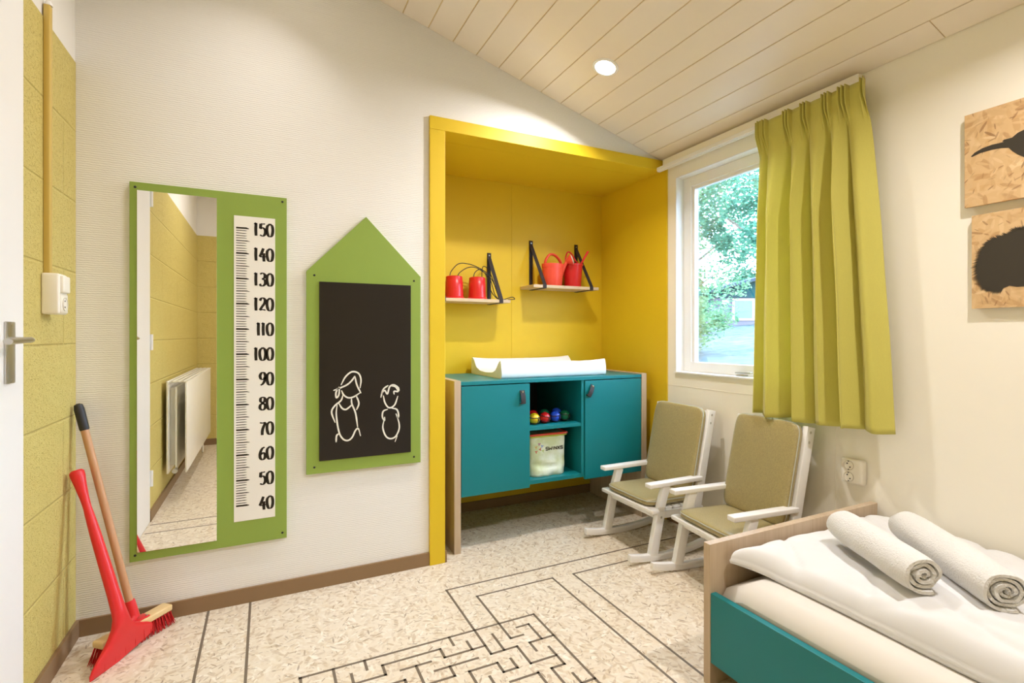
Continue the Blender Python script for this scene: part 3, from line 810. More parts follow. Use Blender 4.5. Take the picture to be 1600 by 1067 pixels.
bm = B((1.563, Y0 + 0.006, 0.304), (1.581, Y1 - 0.012, 0.822), 0.0008)
obj('divider', bm, 'teal', ct, sm=False)
obj('inner_shelf', B((1.237, Y0 + 0.010, 0.567), (1.563, Y1 - 0.012, 0.586), 0.0008), 'teal', ct, sm=False)
d1 = obj('door', B((0.858, Y0, 0.272), (1.2375, Y0 + 0.017, 0.817), 0.0012), 'teal', ct, sm=False)
d2 = obj('door', B((1.584, Y0, 0.272), (1.978, Y0 + 0.017, 0.817), 0.0012), 'teal', ct, sm=False)
def pull(par, x, z, a):
    b_ = NB(); n = 10; w2 = 0.0130
    pr = []
    for k in range(n + 1):
        s = k / n; pr.append((-0.002 - 0.016 * sin(pi * s * 0.62) , 0.018 - 0.066 * s))
    tmp = bmesh.new()
    L1 = [tmp.verts.new((-w2, y, zz)) for y, zz in pr]; R1 = [tmp.verts.new((w2, y, zz)) for y, zz in pr]
    L2 = [tmp.verts.new((-w2, y + 0.003, zz)) for y, zz in pr]; R2 = [tmp.verts.new((w2, y + 0.003, zz)) for y, zz in pr]
    for i in range(n):
        tmp.faces.new((L1[i], R1[i], R1[i + 1], L1[i + 1])); tmp.faces.new((L2[i], L2[i + 1], R2[i + 1], R2[i]))
        tmp.faces.new((L1[i], L1[i + 1], L2[i + 1], L2[i])); tmp.faces.new((R1[i], R2[i], R2[i + 1], R1[i + 1]))
    tmp.faces.new((L1[0], L2[0], R2[0], R1[0])); tmp.faces.new((L1[n], R1[n], R2[n], L2[n]))
    y, zz = pr[-1]; box(tmp, (-w2, y, zz - 0.003), (w2, 0.0, zz), 0.0)
    mm = Matrix.Translation((x, Y0, z)) @ Matrix.Rotation(a, 4, 'Y')
    merge(b_, tmp, mm)
    h = obj('door_pull', b_, 'black', par)
    b_ = NB(); lathe(b_, [(0, 0.004), (0.005, 0.003), (0.006, 0), (0, 0)], (0, 0, 0), 14, Matrix.Rotation(pi / 2, 4, 'X'))
    bmesh.ops.transform(b_, matrix=mm @ Matrix.Translation((0, -0.0065, 0.010)), verts=b_.verts)
    obj('rivet', b_, 'metal', h)
pull(d1, 1.192, 0.766, 0.0); pull(d2, 1.626, 0.777, 0.55)

# changing pad
bm = NB(); n = 26
rows = []
for i in range(n + 1):
    u = i / n; X_ = 1.105 + 0.668 * u
    lift = 0.010 * (abs(2 * u - 1)) ** 4
    wr = lambda s: 0.0018 * noise.noise(Vector((X_ * 22, s * 3.1, 0)))
    pf = [(2.408, 0.0), (2.398, 0.012), (2.400, 0.040), (2.404, 0.070), (2.412, 0.082), (2.424, 0.084), (2.440, 0.074), (2.480, 0.042), (2.525, 0.026), (2.62, 0.022), (2.70, 0.026), (2.755, 0.044), (2.795, 0.076), (2.812, 0.088), (2.826, 0.086), (2.836, 0.074), (2.838, 0.010), (2.830, 0.0)]
    rows.append([bm.verts.new((X_ , y + wr(k), 0.8405 + z + (lift if z > 0.07 else 0) + (wr(k + 9) if z > 0.03 else 0))) for k, (y, z) in enumerate(pf)])
for a, b_ in zip(rows, rows[1:]):
    m_ = len(a)
    for k in range(m_): bm.faces.new((a[k], a[(k + 1) % m_], b_[(k + 1) % m_], b_[k]))
bm.faces.new(rows[0]); bm.faces.new(rows[-1][::-1])
tag(obj('changing_pad', bm, 'pad', ang=0.9), 'white vinyl changing mat with raised sides on teal cabinet top', 'changing mat')

# balls
cols = {'yellow': (236, 196, 20), 'red': (204, 26, 28), 'blue': (40, 82, 210), 'green': (20, 110, 70)}
for k_, c_ in cols.items(): M['ball_' + k_] = mat('ball_' + k_, c_, 0.25, 0.5)
def ball(x, y, c, label):
    r = 0.0305; z = 0.5862 + r
    t = thing('toy_ball', label, 'ball', (x, y, 0.5862), 'toy balls on the inner shelf')
    b_ = NB(); bmesh.ops.create_uvsphere(b_, u_segments=32, v_segments=20, radius=r); bmesh.ops.translate(b_, verts=b_.verts, vec=(x, y, z)); obj('ball_body', b_, 'ball_' + c, t)
    b_ = NB(); Rm = Matrix.Rotation(random.uniform(-.2, .2), 3, 'Y') @ Matrix.Rotation(0.15, 3, 'X')
    for lat in (0.38, -0.62):
        cr = r * cos(lat) * 1.012; zz = r * sin(lat) * 1.012
        tube(b_, [Vector((x, y, z)) + Rm @ Vector((cr * cos(a * pi / 18), cr * sin(a * pi / 18), zz)) for a in range(37)], 0.0020, 6, False)
    dirv = Vector((0.62, -0.75, -0.1)).normalized(); ax_, ay_ = frame_of(dirv)
    for rr in (0.28,):
        tube(b_, [Vector((x, y, z)) + (dirv * cos(rr) + (ax_ * cos(a * pi / 10) + ay_ * sin(a * pi / 10)) * sin(rr)) * r * 1.012 for a in range(21)], 0.0019, 6, False)
    tube(b_, [Vector((x, y, z)) + Rm @ Vector((cos(l) * 0.25, -cos(l) * 0.968, sin(l))) * r * 1.012 for l in [(-0.62 + 1.0 * q / 8) for q in range(9)]], 0.0019, 6, False)
    obj('ball_seams', b_, 'cord', t)
ball(1.306, 2.412, 'yellow', 'yellow ball at the front of the teal cabinet shelf')
ball(1.375, 2.418, 'red', 'red ball at the front beside the yellow ball')
ball(1.446, 2.426, 'blue', 'blue ball at the front between red and green balls')
ball(1.516, 2.440, 'green', 'green ball at the right end of the front row')
ball(1.275, 2.492, 'yellow', 'yellow ball half hidden behind the front yellow ball')
ball(1.350, 2.510, 'red', 'red ball in the back row of the shelf')
ball(1.430, 2.520, 'green', 'green ball in the back row between red and blue')
ball(1.515, 2.530, 'blue', 'blue ball in the back row behind the green ball')

# storage bag
def bag_mat():
    m, b, t = base_mat('bag_fabric', 0.6, 0.3)
    g_ = t.geo()
    t.link(t.mix(t.ramp(t.noise(g_, 11, 4, 0.6), 0.38, 0.62), lin((232, 240, 222)), lin((206, 216, 168))), b.inputs['Base Color'])
    t.bump(t.noise(g_, 60, 3), 0.3, 0.002, b)
    return m
bg_ = thing('storage_bag', 'pale green fabric toy bag with orange rim on lower cabinet shelf', 'bag', (1.39, 2.49, 0.304))
bm = NB(); box(bm, (1.268, 2.398, 0.3045), (1.502, 2.58, 0.530))
bmesh.ops.subdivide_edges(bm, edges=bm.edges[:], cuts=17, use_grid_fill=True)
for v in bm.verts:
    z = (v.co.z - 0.3045) / 0.2255; amt = max(0, 0.62 - z) / 0.62
    c = v.co.copy()
    dx = noise.noise(Vector((c.x * 14, c.z * 16, 1.3))); dy = noise.noise(Vector((c.x * 15 + 4, c.z * 18, 7.7)))
    ridge = abs(noise.noise(Vector((c.x * 9 + c.z * 12, c.z * 14 - c.x * 6, 3.1))))
    cx = (c.x - 1.385) / 0.117; cy = (c.y - 2.489) / 0.091
    v.co.y += (-0.006 * amt * (1 - abs(cx) ** 3) + (0.024 * ridge - 0.008) * amt) * (1.5 if cy < -0.9 else 0.3)
    v.co.x += 0.008 * dx * amt - 0.006 * cx * (z * 0.3)
    # round lower corners
    rr = (abs(cx) ** 4 * abs(cy) ** 4)
    v.co.x -= 0.012 * cx * rr * (1 - z * 0.5); v.co.y -= 0.012 * cy * rr * (1 - z * 0.5)
    if z < 0.001: v.co.z = 0.3045
obj('bag_body', bm, bag_mat(), bg_, ang=2.0)
bm = NB(); q = [(1.272, 2.399), (1.502, 2.399), (1.502, 2.579), (1.272, 2.579)]
def rrect(x0, x1, y0, y1, r, z, n=5):
    out = []
    for cx, cy, a0 in ((x1 - r, y0 + r, -pi / 2), (x1 - r, y1 - r, 0), (x0 + r, y1 - r, pi / 2), (x0 + r, y0 + r, pi)):
        for k in range(n + 1): out.append(Vector((cx + r * cos(a0 + pi / 2 * k / n), cy + r * sin(a0 + pi / 2 * k / n), z)))
    out.append(out[0].copy()); return out
tube(bm, rrect(1.268, 1.506, 2.394, 2.584, 0.012, 0.5300), 0.0060, 8, False); obj('bag_rim', bm, 'orange_red', bg_)
bm = NB(); tube(bm, rrect(1.270, 1.503, 2.396, 2.581, 0.012, 0.5190), 0.0040, 8, False); obj('bag_trim', bm, mat('lime_trim', (190, 204, 70), 0.6), bg_)
def onbag(u, v, h): return (u, 2.3972 - h, v)
LET = {'S': [[(1, .95), (.1, .95)], [(.1, .95), (.1, .5)], [(.1, .5), (.95, .5)], [(.95, .5), (.95, .05)], [(.95, .05), (0, .05)]],
       'W': [[(.05, 1), (.15, .05)], [(.15, .05), (.5, .6)], [(.5, .6), (.85, .05)], [(.85, .05), (.97, 1)]],
       'I': [[(.5, 1), (.5, 0)]], 'N': [[(.08, 0), (.08, .95)], [(.08, .95), (.92, .05)], [(.92, .05), (.92, 1)]],
       'X': [[(.05, 1), (.95, 0)], [(.95, 1), (.05, 0)]]}
bm = NB(); xx = 1.368
for ch in 'SWINXS':
    wl = {'I': 0.009, 'W': 0.0205}.get(ch, 0.0165)
    for a, b_ in LET[ch]:
        P0 = Vector((xx + a[0] * wl, 0.4405 + a[1] * 0.0175)); P1 = Vector((xx + b_[0] * wl, 0.4405 + b_[1] * 0.0175))
        ribbon(bm, [P0, (P0 + P1) / 2, P1], lambda t, d: 0.0042, onbag, 0.0005)
    xx += wl + 0.0028
obj('bag_lettering', bm, 'ink', bg_, sm=False, recalc=False)
for (u, v), c_, rt in (((1.328, 0.478), (190, 60, 150), 0.2), ((1.309, 0.463), (226, 170, 60), 0.5), ((1.346, 0.466), (110, 150, 225), 0.1), ((1.334, 0.450), (214, 50, 70), 0.9), ((1.310, 0.438), (222, 60, 60), 0.4), ((1.352, 0.440), (190, 210, 80), 0.5)):
    bm = NB()
    for k in range(3):
        a = rt + k * 2 * pi / 3; ribbon(bm, [Vector((u, v)), Vector((u + 0.005 * cos(a), v + 0.005 * sin(a))), Vector((u + 0.0085 * cos(a + .3), v + 0.0085 * sin(a + .3)))], lambda t, d: 0.0034, onbag, 0.0004)
    obj('logo_mark', bm, mat('logo_%d' % c_[0], c_, 0.6), bg_, sm=False, recalc=False)

# ------------------------------------------------------------------ rocking chairs (built once, facing -X, then copied)
def pad(bm, w, h, t, mtx, n=14, edge=0.35, seed=0.0, corner=6.0):
    """soft cushion w (u) x h (v), thickness t (z up), rounded corners"""
    tmp = bmesh.new(); G1 = {}; G2 = {}
    for i in range(n + 1):
        for j in range(n + 1):
            u = 2 * i / n - 1; v = 2 * j / n - 1
            u = math.copysign(1 - (1 - abs(u)) ** 1.6, u); v = math.copysign(1 - (1 - abs(v)) ** 1.6, v)
            k = (abs(u) ** corner + abs(v) ** corner) ** (1 / corner)
            m_ = max(abs(u), abs(v)); s = m_ / k if k > 1e-6 else 1.0
            fu, fv = u * s, v * s
            e = max(0.0, 1 - k * 0 - m_ ** 10)
            th = t * (edge + (1 - edge) * (1 - m_ ** 4)) * (1 if m_ < 0.999 else 0.75)
            wob = 0.0015 * noise.noise(Vector((fu * 3 + seed, fv * 3, seed)))
            G1[i, j] = tmp.verts.new((fu * w / 2, fv * h / 2, th / 2 + wob)); G2[i, j] = tmp.verts.new((fu * w / 2, fv * h / 2, -th / 2 + wob * 0.3))
    for i in range(n):
        for j in range(n):
            tmp.faces.new((G1[i, j], G1[i + 1, j], G1[i + 1, j + 1], G1[i, j + 1])); tmp.faces.new((G2[i, j], G2[i, j + 1], G2[i + 1, j + 1], G2[i + 1, j]))
    for i in range(n):
        tmp.faces.new((G1[i, 0], G2[i, 0], G2[i + 1, 0], G1[i + 1, 0])); tmp.faces.new((G1[i, n], G1[i + 1, n], G2[i + 1, n], G2[i, n]))
        tmp.faces.new((G1[0, i], G1[0, i + 1], G2[0, i + 1], G2[0, i])); tmp.faces.new((G1[n, i], G2[n, i], G2[n, i + 1], G1[n, i + 1]))
    ring_ = [mtx @ G1[i, 0].co.lerp(G2[i, 0].co, .15) for i in range(n)] + [mtx @ G1[n, j].co.lerp(G2[n, j].co, .15) for j in range(n)] + \
            [mtx @ G1[i, n].co.lerp(G2[i, n].co, .15) for i in range(n, 0, -1)] + [mtx @ G1[0, j].co.lerp(G2[0, j].co, .15) for j in range(n, 0, -1)]
    merge(bm, tmp, mtx); return ring_
CH0 = 1.78
ch = thing('rocking_chair', 'white child rocking chair with olive cushions nearest the teal cabinet', 'rocking chair', (0, 0, 0), 'child rocking chairs under the window')
def LX(x): return x - CH0
HS = 0.178
for s in (1, -1):
    y = s * HS
    b_ = NB(); nseg = 22; prev = None
    pl_ = []
    for k in range(nseg + 1):
        xw = 1.503 + 0.572 * k / nseg; zb = (xw - 1.745) ** 2 / (2 * 1.20) + 0.0005
        pl_.append((LX(xw), zb))
    poly = pl_ + [(a, z + 0.032) for a, z in reversed(pl_)]
    prism(b_, poly, 1, y - 0.0125, y + 0.0125, 0.003); obj('rocker', b_, 'white_paint', ch)
    b_ = NB(); bar(b_, (LX(1.640), y, 0.030), (LX(1.686), y, 0.232), 0.028, 0.046, (1, 0, 0), 0.003); l1 = obj('leg', b_, 'white_paint', ch)
    if s == -1 or True:
        b_ = NB(); lathe(b_, [(0, 0.002), (0.0045, 0.0015), (0.006, 0), (0.006, -0.001), (0, -0.001)], (LX(1.683), y - 0.0142, 0.205), 12, Matrix.Rotation(pi / 2, 4, 'X')); obj('bolt', b_, 'metal', l1)
    b_ = NB(); bar(b_, (LX(1.935), y, 0.215), (LX(1.985), y, 0.048), 0.024, 0.042, (1, 0, 0), 0.003); obj('leg', b_, 'white_paint', ch)
    b_ = NB(); bar(b_, (LX(1.682), y, 0.232), (LX(1.722), y, 0.350), 0.026, 0.042, (1, 0, 0), 0.003); obj('arm_post', b_, 'white_paint', ch)
    b_ = NB(); box(b_, (LX(1.612), y - 0.021, 0.349), (LX(1.945), y + 0.021, 0.370), 0.004, 3); obj('armrest', b_, 'white_paint', ch)
    b_ = NB(); bar(b_, (LX(1.690), y, 0.214), (LX(1.94), y, 0.205), 0.022, 0.034, (0, 0, 1), 0.003); obj('side_rail', b_, 'white_paint', ch)
    b_ = NB(); bar(b_, (LX(1.914), y, 0.185), (LX(2.022), y, 0.690), 0.024, 0.044, (1, 0, 0), 0.003); bp = obj('back_post', b_, 'white_paint', ch)
    for xw, zz in ((2.016, 0.668), (2.007, 0.628), (1.918, 0.212)):
        b_ = NB(); lathe(b_, [(0, 0.002), (0.0045, 0.0015), (0.006, 0), (0.006, -0.001), (0, -0.001)], (LX(xw), y - 0.0122, zz), 12, Matrix.Rotation(pi / 2, 4, 'X')); obj('bolt', b_, 'metal', bp)
b_ = NB(); box(b_, (LX(1.622), -HS - 0.024, 0.228), (LX(1.668), HS + 0.024, 0.248), 0.006, 3); box(b_, (LX(1.664), -HS + 0.012, 0.196), (LX(1.684), HS - 0.012, 0.229), 0.003); obj('front_rail', b_, 'white_paint', ch)
b_ = NB()
for k in range(5): box(b_, (LX(1.682 + 0.052 * k), -HS + 0.012, 0.226), (LX(1.722 + 0.052 * k), HS - 0.012, 0.238), 0.002)
obj('seat_slats', b_, 'white_paint', ch)
sl = (2.022 - 1.914) / (0.690 - 0.185)
b_ = NB()
for zz in (0.30, 0.40, 0.50, 0.60, 0.665):
    xm = 1.914 + sl * (zz - 0.185); box(b_, (LX(xm) - 0.009, -HS + 0.012, zz - 0.018), (LX(xm) + 0.009, HS - 0.012, zz + 0.018), 0.002)
obj('back_slats', b_, 'white_paint', ch)
# seat cushion
b_ = NB(); m_ = Matrix.Translation((LX(1.785), 0.0, 0.2655)) @ Matrix.Rotation(0.02, 4, 'Y')
rg = pad(b_, 0.315, 0.330, 0.042, m_, 16, 0.62, 1.0, 9.0); sc_ = obj('seat_cushion', b_, 'cushion', ch, ang=1.3)
b_ = NB(); tube(b_, rg + [rg[0]], 0.0028, 6, False); obj('cushion_piping', b_, 'piping', sc_)
# back cushion: leans with the posts
tilt = math.atan(sl)
b_ = NB(); zc_ = 0.492; xm = 1.914 + sl * (zc_ - 0.185) - 0.036
m_ = Matrix.Translation((LX(xm), -0.002, zc_)) @ Matrix.Rotation(pi / 2 + tilt - pi, 4, 'Y')
rg = pad(b_, 0.430, 0.345, 0.046, m_, 18, 0.60, 4.0, 10.0)
obj_bc = obj('back_cushion', b_, 'cushion', ch, ang=1.3)
b_ = NB(); tube(b_, rg + [rg[0]], 0.0028, 6, False); obj('cushion_piping', b_, 'piping', obj_bc)
ch2 = copy_tree(ch)
ch.location = (1.78, 2.035, 0)
ch2.location = (1.800, 1.545, 0); ch2.rotation_euler = (0, 0, radians(-6))
ch2['label'] = 'white child rocking chair with olive cushions between curtain and bed footboard'

# ------------------------------------------------------------------ curtain and rail
rl = thing('curtain_rail', 'white curtain track fixed under the ceiling above the window', 'curtain rail', (2.06, 1.7, 2.03))
bm = NB(); box(bm, (2.058, 1.17, 2.036), (2.099, 2.243, 2.084), 0.001); obj('mount_board', bm, 'cream_wall', rl, sm=False)
bm = NB(); box(bm, (2.030, 1.17, 2.020), (2.0575, 2.262, 2.040), 0.002); box(bm, (2.036, 1.17, 2.0155), (2.040, 2.262, 2.021)); box(bm, (2.048, 1.17, 2.0155), (2.052, 2.262, 2.021)); obj('track', bm, 'white_paint', rl, sm=False)

bm = NB(); NS, NTt = 420, 60
ZT, ZB = 2.034, 0.712
folds = [0.0, 0.09, 0.33, 0.50, 0.69, 0.83, 1.0]     # valley positions along cloth
def fold_d(s):
    for i, (a, b) in enumerate(zip(folds, folds[1:])):
        if a <= s <= b:
            u = (s - a) / (b - a); return abs(sin(pi * u)) ** 0.75, i, u
    return 0, 0, 0
amps = [0.035, 0.082, 0.078, 0.070, 0.085, 0.050]
grid = []
for j in range(NTt + 1):
    v = j / NTt; z = ZT + (ZB - ZT) * v
    hv = (ZT - z)
    row = []
    y_l = 1.587 + 0.040 * v; y_r = 1.118 - 0.095 * max(0, v - 0.12) ** 0.8
    for i in range(NS + 1):
        s = i / NS
        fd, fi, u = fold_d(s)
        A = amps[fi] * (0.12 + 0.88 * min(1, max(0, hv - 0.07) / 0.35) ** 0.7)
        big = fd * A
        # overlap of folds (sideways sway)
        sway = 0.016 * sin(2 * pi * u) * min(1, max(0, hv - 0.08) / 0.5) * (1 if fi not in (0, 5) else 0.3)
        # pinch pleats in heading: three small ridges around each valley
        hb_ = max(0, 1 - max(0, hv - 0.06) / 0.09)
        pin = 0.0
        for k_, vl in enumerate(folds):
            dd_ = (s - vl - (0.045 if k_ == 0 else 0)) / 0.042
            if abs(dd_) < 1: pin = max(pin, (0.5 + 0.5 * cos(dd_ * 3 * pi)) * (1 - abs(dd_) * 0.3))
        x = 2.022 - big - 0.030 * pin * hb_ + 0.022 * (1 - hb_)
        x += 0.003 * noise.noise(Vector((s * 9, z * 3, 2.0))) * (1 - hb_)
        y = y_l + (y_r - y_l) * s - sway + 0.004 * noise.noise(Vector((s * 6, z * 2.2, 5.0))) * v
        zz = z
        if v > 0.9: zz -= 0.014 * noise.noise(Vector((s * 7, 1.0, 1.0))) * (v - 0.9) * 10
        if v < 0.06: zz += 0.006 * pin * (1 - v / 0.06) - 0.003
        row.append(bm.verts.new((x, y, zz)))
    grid.append(row)
for j in range(NTt):
    for i in range(NS): bm.faces.new((grid[j][i], grid[j + 1][i], grid[j + 1][i + 1], grid[j][i + 1]))
cu = obj('curtain', bm, 'curtain', ang=3.0)
so = cu.modifiers.new('thick', 'SOLIDIFY'); so.thickness = 0.0018; so.offset = 0
tag(cu, 'lime green pleated curtain drawn to the right side of the window', 'curtain')

# ------------------------------------------------------------------ wall socket
ws = thing('wall_socket', 'cream double wall socket on the pale wall beside the bed', 'socket', (XR, 1.21, 0.48))
bm = NB(); box(bm, (XR - 0.030, 1.160, 0.485), (XR, 1.245, 0.582), 0.008, 3); obj('socket_box', bm, 'plastic_cream', ws)
for z_ in (0.556, 0.511):
    bm = NB(); lathe(bm, [(0.0, 0.002), (0.015, 0.002), (0.0175, -0.002), (0.0195, -0.0022), (0.0195, 0.002)], (XR - 0.030, 1.213, z_), 28, RY); s_ = obj('socket_well', bm, 'socket_rim', ws)
    bm = NB()
    for a in (0.9, 0.9 + pi): tube(bm, [(XR - 0.0295, 1.213 + 0.0085 * cos(a), z_ + 0.0085 * sin(a)), (XR - 0.0318, 1.213 + 0.0085 * cos(a), z_ + 0.0085 * sin(a))], 0.0026, 10)
    for dz in (-0.0165, 0.0165): box(bm, (XR - 0.0335, 1.2115, z_ + dz - 0.0015), (XR - 0.0285, 1.2150, z_ + dz + 0.0015))
    obj('contact_holes', bm, 'socket_dark', s_)

# ------------------------------------------------------------------ OSB pictures
def onpic(u, v, h): return (XR - 0.0222 - h, u, v)
def picture(y0, y1, z0, z1, label, poly, nm, extra=None):
    t = thing('wood_picture', label, 'picture', (XR, (y0 + y1) / 2, z0))
    obj('osb_panel', B((XR - 0.022, y0, z0), (XR - 0.010, y1, z1), 0.0006), 'osb', t, sm=False)
    obj('hanging_block', B((XR - 0.010, y0 + 0.05, z0 + 0.05), (XR, y1 - 0.05, z1 - 0.05)), 'block_wood', t, sm=False)
    b_ = NB()
    for q_, pg in enumerate([poly] + (extra or [])):
        vs = [b_.verts.new(onpic(a, b, 0.0004 + (0.0003 if q_ else 0) + 0.0001 * (q_ % 2))) for a, b in pg]; b_.faces.new(vs)
        r = bmesh.ops.triangulate(b_, faces=b_.faces[:])
    obj(nm, b_, mat('silhouette_' + nm, (66, 60, 50), 0.6, 0.2), t, sm=False)
    return t
bird = [(0.831, 1.656), (0.821, 1.666), (0.801, 1.674), (0.778, 1.677), (0.748, 1.676), (0.753, 1.679), (0.748, 1.683), (0.729, 1.683), (0.716, 1.693), (0.703, 1.697),
        (0.685, 1.698), (0.665, 1.690), (0.650, 1.672), (0.625, 1.655), (0.60, 1.64), (0.57, 1.60), (0.572, 1.57), (0.60, 1.555), (0.65, 1.56), (0.68, 1.58), (0.690, 1.600),
        (0.703, 1.615), (0.716, 1.626), (0.729, 1.641), (0.737, 1.654), (0.756, 1.659), (0.778, 1.661), (0.806, 1.660), (0.827, 1.654)]
picture(0.548, 0.848, 1.491, 1.796, 'square chipboard picture with dark long-beaked bird, hung above the other', bird, 'bird_silhouette', [[(0.842, 1.577), (0.826, 1.597), (0.818, 1.6035), (0.8275, 1.5945)]])
hh = [(0.703, 1.395), (0.718, 1.395), (0.745, 1.382), (0.774, 1.373), (0.791, 1.358), (0.806, 1.327), (0.814, 1.289), (0.807, 1.252), (0.792, 1.227), (0.774, 1.219), (0.749, 1.218)]
dense = [p for p in catmull([Vector(p) for p in [(0.60, 1.33), (0.63, 1.372), (0.665, 1.39)] + hh], 9)]
hog = [(p.x, p.y) for p in dense] + [(0.735, 1.224), (0.718, 1.219), (0.703, 1.219), (0.67, 1.222), (0.64, 1.218), (0.60, 1.222), (0.565, 1.235), (0.548, 1.245), (0.56, 1.262), (0.585, 1.285)]
spk = []
for i in range(1, len(dense) - 1):
    d = (dense[i + 1] - dense[i - 1]).normalized(); nrm = Vector((-d.y, d.x)); p = dense[i]
    if nrm.dot(p - Vector((0.70, 1.29))) < 0: nrm = -nrm
    q = p + nrm * random.uniform(0.008, 0.017) + Vector((0.003, -0.004))
    a_ = p - d * 0.0028 - nrm * 0.001; b2 = p + d * 0.0028 - nrm * 0.001
    spk.append([(a_.x, a_.y), (b2.x, b2.y), (q.x, q.y)])
picture(0.530, 0.829, 1.157, 1.461, 'square chipboard picture with dark hedgehog, hung below the bird', hog, 'hedgehog_silhouette', spk)

# ------------------------------------------------------------------ bed
bd = thing('bed', 'single bed with light oak footboard and teal side rail against right wall', 'bed', (1.65, 0.1, 0))
obj('footboard', B((1.213, 1.118, 0), (2.088, 1.143, 0.432), 0.001), 'oak', bd, sm=False)
obj('headboard', B((1.213, -0.93, 0), (2.088, -0.905, 0.60), 0.001), 'oak', bd, sm=False)
obj('side_rail', B((1.216, -0.905, 0.072), (1.237, 1.1178, 0.284), 0.001), 'teal', bd, sm=False)
obj('side_rail', B((2.060, -0.905, 0.072), (2.080, 1.1178, 0.284), 0.001), 'teal', bd, sm=False)
obj('slat_base', B((1.238, -0.905, 0.16), (2.059, 1.1178, 0.185)), 'oak', bd, sm=False)
bm = NB(); box(bm, (1.243, -0.90, 0.186), (2.055, 1.112, 0.338), 0.0)
bmesh.ops.subdivide_edges(bm, edges=bm.edges[:], cuts=23, use_grid_fill=True)
for v in bm.verts:
    c = v.co
    t = (c.z - 0.186) / 0.152
    if t > 0.5:
        for ax_, lo_, hi_ in ((0, 1.243, 2.055), (1, -0.90, 1.112)):
            e = min(c[ax_] - lo_, hi_ - c[ax_])
            if e < 0.05: c.z -= (1 - sqrt(max(0, 1 - (1 - e / 0.05) ** 2))) * 0.045 * (t - 0.5) * 2
    c.z += 0.002 * noise.noise(Vector((c.x * 7, c.y * 5, 0))) * t
tag(obj('mattress', bm, 'sheet', ang=1.5), 'mattress in ivory fitted sheet lying inside the bed frame', 'mattress')

# duvet: soft thick cover lying on the mattress, its long edge set back from the rail
bm = NB(); NU, NV = 90, 130
def duv(u, v):
    Y_ = 1.100 - 1.72 * v
    if v < 0.06: f_ = 1 - v / 0.06
    else: f_ = 0
    xe = 1.352 - 0.070 * f_ ** 1.5 + 0.006 * sin(Y_ * 9)
    X_ = xe + (2.075 - xe) * u
    e = (X_ - xe)
    side = 0.62 * sqrt(1 - (1 - min(1, e / 0.035)) ** 2) + 0.38 * (1 - (1 - min(1, e / 0.17)) ** 2)
    foot = min(1, (1.108 - Y_) / 0.05); foot = sqrt(max(0.0, 1 - (1 - foot) ** 2))
    wall = min(1, (2.078 - X_) / 0.03); wall = sqrt(max(0.0, 1 - (1 - wall) ** 2))
    base = 0.3405 + 0.030 * f_ * max(0, 1 - e / 0.10)
    h = (0.084 + 0.012 * sin(X_ * 4.2 + 1.0) * sin(Y_ * 3.0 + 0.4)) * (0.08 + 0.92 * side) * (0.35 + 0.65 * foot) * (0.55 + 0.45 * wall)
    h -= 0.020 * max(0, (X_ - 1.85) / 0.22) 
    n_ = noise.noise(Vector((X_ * 5 + Y_ * 3, Y_ * 4 - X_ * 2, 0.3))) * 0.016 + noise.noise(Vector((X_ * 13 + Y_ * 9, Y_ * 5, 2.2))) * 0.007 - 0.010 * max(0, 1 - abs(noise.noise(Vector((X_ * 3.5 - Y_ * 4, Y_ * 2.5 + X_ * 2, 8.0)))) * 9)
    n_ += -0.006 * max(0, 1 - abs(((X_ - 1.36) * 0.9 + (Y_ - 0.75) * 0.35)) / 0.02) * (1 if 0.4 < Y_ < 0.9 else 0)
    return X_, Y_, base, base + max(0.006, h + n_ * side)
T = {}; L_ = {}
for i in range(NU + 1):
    for j in range(NV + 1):
        u = (i / NU) ** 1.5; v = (j / NV) ** 1.2
        X_, Y_, zb, zt = duv(u, v)
        if i == 0: zt = zb + 0.010
        T[i, j] = bm.verts.new((X_ - (0.004 if i == 0 else 0), Y_, zt)); L_[i, j] = bm.verts.new((X_, Y_, zb))
for i in range(NU):
    for j in range(NV):
        bm.faces.new((T[i, j], T[i + 1, j], T[i + 1, j + 1], T[i, j + 1])); bm.faces.new((L_[i, j], L_[i, j + 1], L_[i + 1, j + 1], L_[i + 1, j]))
for i in range(NU):
    bm.faces.new((T[i, 0], L_[i, 0], L_[i + 1, 0], T[i + 1, 0])); bm.faces.new((T[i, NV], T[i + 1, NV], L_[i + 1, NV], L_[i, NV]))
for j in range(NV):
    bm.faces.new((T[0, j], T[0, j + 1], L_[0, j + 1], L_[0, j])); bm.faces.new((T[NU, j], L_[NU, j], L_[NU, j + 1], T[NU, j + 1]))
tag(obj('duvet', bm, 'bed_white', ang=1.2), 'white duvet spread over the mattress under the rolled towels', 'duvet')

